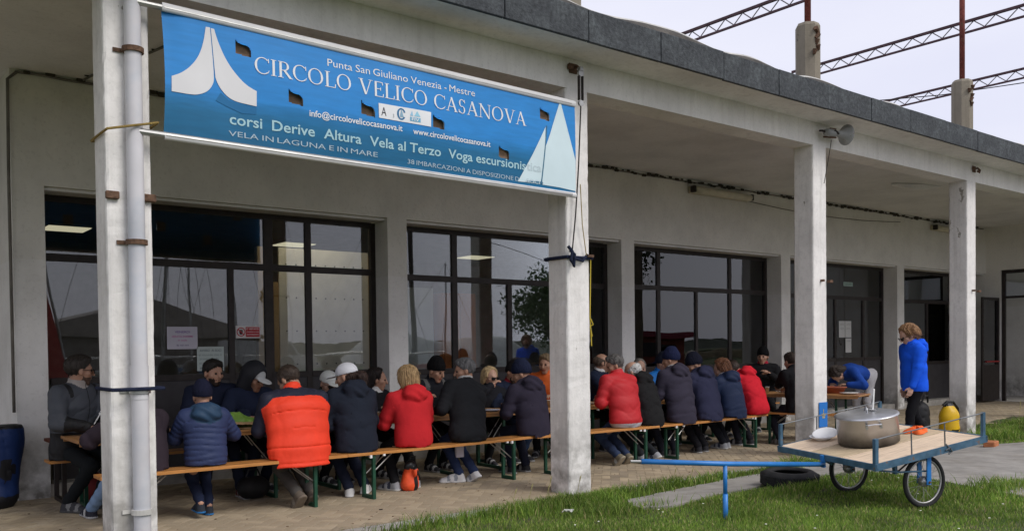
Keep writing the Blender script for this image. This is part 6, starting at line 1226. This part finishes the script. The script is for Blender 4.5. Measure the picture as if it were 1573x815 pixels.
def grassmesh(name, V, n, mats, kindp, r, parent=None):
    i = np.arange(n)*5; Q = np.stack([i, i+1, i+2, i+3], -1); T = np.stack([i+3, i+2, i+4], -1)
    me = bpy.data.meshes.new(name); me.vertices.add(len(V)); me.vertices.foreach_set('co', V.astype(np.float32).ravel()); lp = np.concatenate([Q.ravel(), T.ravel()]).astype(np.int32)
    me.loops.add(len(lp)); me.loops.foreach_set('vertex_index', lp); me.polygons.add(2*n); me.polygons.foreach_set('loop_start', np.concatenate([np.arange(n)*4, 4*n+np.arange(n)*3]).astype(np.int32))
    for m in mats: me.materials.append(m)
    mi = r.choice(len(mats), n, p=kindp).astype(np.int32); me.polygons.foreach_set('material_index', np.concatenate([mi, mi])); me.update(calc_edges=True)
    return link(name, me, parent)
def leafmat(c):
    m = bpy.data.materials.new('grass_blade'); m.use_nodes = True; t = m.node_tree; b = t.nodes['Principled BSDF']; o = t.nodes['Material Output']; b.inputs['Base Color'].default_value = (*c, 1); b.inputs['Roughness'].default_value = .6; b.inputs['Specular IOR Level'].default_value = .25
    g = N(t, 'ShaderNodeNewGeometry'); no = N(t, 'ShaderNodeTexNoise'); no.inputs['Scale'].default_value = 1.4; no.inputs['Detail'].default_value = 4; t.links.new(g.outputs['Position'], no.inputs['Vector'])
    mr = N(t, 'ShaderNodeMapRange'); mr.inputs[1].default_value = .3; mr.inputs[2].default_value = .7; mr.inputs[3].default_value = .65; mr.inputs[4].default_value = 1.4; t.links.new(no.outputs[0], mr.inputs[0]); sc = N(t, 'ShaderNodeVectorMath', operation='SCALE'); sc.inputs[0].default_value = c; t.links.new(mr.outputs[0], sc.inputs[3]); t.links.new(sc.outputs[0], b.inputs['Base Color'])
    tr = N(t, 'ShaderNodeBsdfTranslucent'); t.links.new(sc.outputs[0], tr.inputs[0]); mx = N(t, 'ShaderNodeMixShader'); mx.inputs[0].default_value = .35; t.links.new(b.outputs[0], mx.inputs[1]); t.links.new(tr.outputs[0], mx.inputs[2]); t.links.new(mx.outputs[0], o.inputs[0]); return m
GM = [leafmat(c) for c in ((.17, .28, .045), (.25, .36, .06), (.11, .19, .035), (.42, .38, .17))]
x, y, r = grass(1150000, -1, 20, -8.5, -.2, 0, 0, 21)
V, n = blades(x, y, r, .022, .060, .0032)
g_ = grassmesh('grass', V, n, GM, [.36, .30, .22, .12], r); g_['kind'] = 'stuff'
print('blades', n)
# tall unmown tufts: along the walkway edge, at the second and fourth columns, by the tyre
r = np.random.default_rng(31); tx = []; tyy = []
for (cx, cy, sx, sy, k) in ((5.6, -.42, .45, .12, 3200), (6.0, -.30, .25, .05, 1500), (4.6, -.35, .7, .05, 1100), (7.6, -.36, 1.3, .05, 2600), (15.6, -.45, .9, .22, 5200), (16.8, .05, .8, .2, 2500), (7.6, -1.64, .4, .05, 700), (9.0, -.33, .8, .04, 900), (8.9, -2.9, .5, .12, 1200), (5.5, -1.1, .25, .15, 900), (5.81, -2.05, .12, .12, 200)):
    tx.append(r.normal(cx, sx, k)); tyy.append(r.normal(cy, sy, k))
x = np.concatenate(tx); y = np.concatenate(tyy); kp = (y < -.12) | (x > 14.9); kp &= ~((x > 14.2) & (x < 14.95) & (y > -.05)); x, y = x[kp], y[kp]
V, n = blades(x, y, r, .06, .17, .0036); g_ = grassmesh('tall_grass', V, n, GM, [.35, .25, .3, .1], r); g_['kind'] = 'stuff'
sgrid('grass_patch_soil', 30, 8, lambda u, v: (14.95+3.6*u, -.30+(.75+.5*u)*v, .004+.004*np.sin(u*20)), [M_soil])['kind'] = 'structure'
for k, (x, y, h) in enumerate(((5.15, -.32, .22), (5.4, -.3, .26), (5.33, -.35, .2), (5.75, -.33, .24), (4.95, -.33, .2), (15.3, -.5, .5), (7.05, -.4, .2), (7.3, -.42, .18))):
    lb_ = ['seeding grass stalk leftmost at the walkway edge', 'tall seeding grass stalk left of the second column base', 'short seeding stalk beside the taller one left of the second column', 'seeding stalk in front of the second column base', 'low seeding stalk at the walkway edge below the white trainers', 'tall dry stalk growing right of the fourth column', 'stalk in the grass strip left of the cart leg', 'second stalk in the grass strip by the concrete path'][k]
    t = thing('grass_stalk', lb_, 'grass stalk', (x, y, float(gz(x, y))), group='seeding grass stalks'); MB().tube([(0, 0, 0), (.01, 0, h*.6), (.04, 0, h)], .0025, 5).build('stem', GM[3], t); MB().tube([(.03, 0, h*.85), (.04, 0, h), (.055, 0, h*1.12)], [.004, .007, .001], 6).build('seed_head', GM[3], t)
wr = random.Random(5); b = MB()
for i in range(60):
    x, y = wr.uniform(3, 12), wr.uniform(-4.2, -1.4)
    if inpoly(np.array([x]), np.array([y]), SLAB)[0]: continue
    z = float(gz(x, y))+.045; b.lathe([(0, 0), (.010, .001), (.006, .004), (0, .004)], 7, tf=Matrix.Translation((x, y, z)))
o = b.build('daisies', cmat('flat', (.7, .7, .6))); o['kind'] = 'stuff'
tag(sgrid('paper_scrap', 8, 8, lambda u, v: (5.05+.09*u, -.95+.06*v, .075+.012*np.sin(u*7+v*5)), [cmat('flat', (.55, .55, .52))]), 'scrap of pale paper lying in the grass below the second column', 'paper scrap')
tag(MB().box((4.08, .56, -.002), (4.11, .575, .008)).build('pebble', M_frame), 'small dark pebble on the paving in front of the first bench', 'pebble')

cr_ = random.Random(9); b = MB()
for i in range(260):
    x, y = cr_.uniform(1.5, 16), cr_.uniform(.02, 3.3); q = cr_.uniform(.003, .010); b.box((x-q, y-q*.6, .0), (x+q, y+q*.6, q*.7), tf=None)
for i in range(90):
    x, y = cr_.uniform(2, 16), -cr_.uniform(.0, .3); q = cr_.uniform(.004, .014); b.box((x-q, y-q*.5, -.004), (x+q, y+q*.5, .003))
o = b.build('crumbs_and_leaf_bits', mat('dry_bits', (.14, .10, .06), .95, var=.5, scale=30)); o['kind'] = 'stuff'
# ------------------------------------------------------------------ the yard in front, which the windows mirror
def boat(x, y, rz, mh, c, label, heel=0):
    t = thing('sailing_dinghy', label, 'sailing boat', (x, y, .0), R(rz), 'boats laid up in the yard')
    n = 12; prof = []
    def hull(u, v):
        X = -2.2+4.6*u; w_ = .85*np.sin(np.pi*np.clip(.22+.78*u, 0, 1))**.6*(1-.0*u); a = (v-.5)*np.pi; return X, w_*np.sin(a), .75-.55*np.cos(a)+.15*u**2
    sgrid('hull', 26, 14, hull, [cmat('plastic', c)], t); MB().box((-2.0, -.6, .68), (1.6, .6, .72)).build('deck', cmat('plastic', (.6, .6, .58)), t)
    MB().tube([(.5, 0, .6), (.5+heel, heel, mh)], [.05, .03], 8).build('mast', M_zinc, t); MB().tube([(.5, 0, 1.3), (-1.8, 0, 1.25)], .04, 8).build('boom', M_zinc, t)
    MB().tube([(.5+heel, heel, mh), (2.3, 0, .9)], .008, 4).tube([(.5+heel, heel, mh), (-2.1, 0, .8)], .008, 4).tube([(.5+heel*.8, heel*.8, mh*.75), (.4, -.8, .8)], .008, 4).tube([(.5+heel*.8, heel*.8, mh*.75), (.4, .8, .8)], .008, 4).build('stays', M_frame, t)
    for s in (-1, 1): MB().box((-.6, s*.5-.04, -.1), (-.5, s*.5+.04, .5)).build('cradle', M_frame, t)
bl_ = ['white-hulled boat mirrored leftmost in the first window', 'blue boat with leaning mast mirrored in the first window', 'tall-masted white boat mirrored left of the paper notice', 'grey boat mirrored beside the paper notice', 'white boat mirrored behind the red sign', 'green-hulled boat mirrored in the pale board', 'red boat mirrored low behind the pale board', 'short white boat mirrored between the boards', 'yellow boat mirrored at the window pier', 'far white boat mirrored above the bearded man']
for k, (x, y, rz, mh, c, he) in enumerate(((8.5, -21, 30, 9.5, (.6, .6, .6), .0), (10.4, -22, 50, 8.5, (.05, .15, .35), 1.2), (12.0, -23, 70, 10.5, (.65, .65, .62), .2), (14.2, -24, 35, 9.0, (.3, .32, .34), -.4), (17.0, -25, 60, 8.0, (.6, .6, .6), .1), (15.6, -15, 20, 6.0, (.04, .22, .12), .1), (18.2, -16.5, 80, 5.5, (.4, .05, .05), .6), (20.0, -22, 40, 6.5, (.6, .6, .6), .2), (20.2, -16.5, 40, 5.0, (.5, .38, .03), .0), (12.8, -30, 0, 8.5, (.6, .6, .6), .3))): boat(x, y, rz, mh, c, bl_[k], he)
sh_ = thing('gabled_shed', 'low shed with a pale gabled roof mirrored behind the masts', 'shed', (13.5, -36, -.1)); MB().box((-6, -3, 0), (6, 3, 2.4)).build('wall', mat('shed_wall', (.22, .2, .18), .9), sh_); MB().prism([(-6.6, 2.35), (6.6, 2.35), (0, 4.3)], -3.3, 3.3).build('roof', mat('shed_roof', (.30, .27, .24), .9), sh_)
rd_ = thing('red_sail', 'furled red sail standing in the yard, mirrored at the left window', 'sail', (5.4, -13, 0)); MB().tube([(0, 0, 0), (-.9, 0, 5.2)], [.35, .12], 10).build('sailcloth', cmat('cloth', (.35, .04, .04)), rd_); MB().tube([(.3, 0, 0), (-.7, 0, 6)], .04, 8).build('spar', M_zinc, rd_)
vn = thing('white_van', 'white van parked in the yard, mirrored by the door post', 'van', (18.6, -30, 0), R(15)); MB().prism([(-2.4, .35), (2.4, .35), (2.45, 1.1), (1.6, 1.3), (1.1, 2.0), (-2.3, 2.05), (-2.4, 1.9)], -.9, .9).build('body', cmat('plastic', (.6, .6, .6)), vn); MB().prism([(.2, 1.25), (1.5, 1.25), (1.05, 1.9), (.2, 1.9)], -.91, .91).build('window', M_black, vn)
for s in (-1.5, 1.5):
    for q in (-.8, .8): MB().tube([(s, q-.1, .33), (s, q+.1, .33)], .33, 16).build('wheel', M_black, vn)
md = thing('tarpaulin_mound', 'boats under a big pale tarpaulin, mirrored in the second window', 'tarpaulin', (25.5, -24, -.1)); sgrid('tarpaulin', 60, 30, lambda u, v: (-6+12*u, -2.5+5*v, (3.1*np.sin(np.pi*np.clip(u, 0, 1))**.5*np.sin(np.pi*v)**.6)*(.8+.2*np.sin(u*9))+.1*vnoise(u*20, v*10, 1, 3)), [mat('tarp', (.50, .52, .50), .6, var=.15, scale=1)], md)
up = thing('utility_pole', 'leaning wooden pole with a lamp arm, mirrored in the second window', 'pole', (21.5, -20, 0)); MB().tube([(0, 0, 0), (-.4, .2, 8)], [.14, .1], 8).build('shaft', M_frame, up); MB().box((-.7, .1, 7.4), (-.3, .3, 8.1)).build('transformer', M_frame, up); MB().tube([(-.4, .2, 7.5), (14, -6, 6.4)], .02, 4).build('wire', M_frame, up)
def tree(x, y, h, r_, label, c, seed):
    t = thing('tree', label, 'tree', (x, y, -.1), group='trees across the yard'); q = random.Random(seed); b = MB(); b.tube([(0, 0, 0), (.1, 0, h*.35), (0, .1, h*.6)], [.18, .13, .07], 8)
    for i in range(9): a = q.uniform(0, 6.28); b.tube([(.05, 0, h*q.uniform(.25, .5)), (r_*.6*math.cos(a), r_*.6*math.sin(a), h*q.uniform(.6, .85))], [.06, .02], 6)
    b.build('trunk', M_frame, t); g = np.random.default_rng(seed); n = 5200; cl = g.normal(size=(38, 3)); cl = cl/np.linalg.norm(cl, axis=1)[:, None]*g.uniform(.3, 1, (38, 1)); P = cl[g.integers(0, 38, n)]+g.normal(size=(n, 3))*.17; P = P*[r_, r_, h*.34]+[0, 0, h*.64]
    d1 = g.normal(size=(n, 3))*.075; d2 = g.normal(size=(n, 3))*.075; V = np.stack([P, P+d1, P+d1+d2, P+d2], 1).reshape(-1, 3); o = link('crown', fastmesh('crown', V, np.arange(n*4).reshape(-1, 4), [leafmat(c)], smooth=False), t); o['kind'] = 'stuff'
tree(30.5, -21, 6.2, 2.3, 'bushy dark tree mirrored in the middle of the second window', (.04, .075, .025), 1); tree(34, -24, 5.8, 2.4, 'round tree mirrored right of the mullion in the second window', (.045, .085, .03), 2); tree(27.5, -13.5, 10, 1.9, 'tall loose tree mirrored at the upper right of the second window', (.035, .05, .025), 3)
kk = thing('red_kiosk', 'dark red flat-roofed kiosk mirrored beside the second column', 'kiosk', (34.5, -18.5, 0)); MB().box((-2.4, -1.2, 0), (2.4, 1.2, 1.9)).build('wall', mat('kiosk_wall', (.22, .06, .04), .8), kk); MB().box((-2.9, -1.6, 1.9), (2.9, 1.6, 2.2)).build('roof', mat('kiosk_roof', (.20, .03, .05), .7), kk); MB().box((-1.6, 1.2, .9), (1.6, 1.25, 1.6)).build('window', M_black, kk)
kz = ['red canoe lying in the yard, mirrored behind the pale board', 'green canoe lying in the yard, mirrored behind the pale board', 'white canoe on the rack, mirrored below the white board', 'orange canoe in the yard, mirrored by the orange cabinet']
for k, (x, y, c) in enumerate(((15.0, -11.0, (.4, .05, .04)), (16.5, -12.2, (.04, .20, .10)), (18.8, -12.5, (.6, .6, .6)), (20.5, -11.5, (.6, .15, .03)))):
    t = thing('canoe', kz[k], 'canoe', (x, y, 0), R(20*k), 'canoes lying in the yard'); sgrid('hull', 24, 14, lambda u, v: (-2.2+4.4*u, .36*np.sin(np.pi*u)**.6*np.cos(v*2*np.pi), .35+.22*np.sin(np.pi*u)**.5*np.sin(v*2*np.pi)), [cmat('plastic', c)], t); MB().tube([(-.4, 0, .585), (.4, 0, .585)], .2, 12).build('cockpit', M_black, t)
sgrid('reed_bank', 80, 8, lambda u, v: (-20+140*u, -48-3*v+0*u, (.9+.5*vnoise(u*90, 0*u, 1, 3))*np.sin(np.pi*np.clip(v, 0, 1))), [mat('reeds', (.10, .085, .045), .95, var=.4, scale=1.5)])['kind'] = 'stuff'
sgrid('far_tree_line', 1400, 6, lambda u, v: (-120+360*u, -120-20*v, (2.4+.5*vnoise(u*160, 0*u, 1, 8)+.5*vnoise(u*700, 0*u, 1, 5)+.35*vnoise(u*2400, 0*u, 1, 6))*np.sin(np.pi*np.clip(v*.9+.05, 0, 1))), [mat('far_trees', (.05, .06, .045), .95, var=.3, scale=.3)])['kind'] = 'stuff'
print('SCRIPT', time.time()-T0, sum(len(o.data.polygons) for o in bpy.data.objects if o.type == 'MESH'))
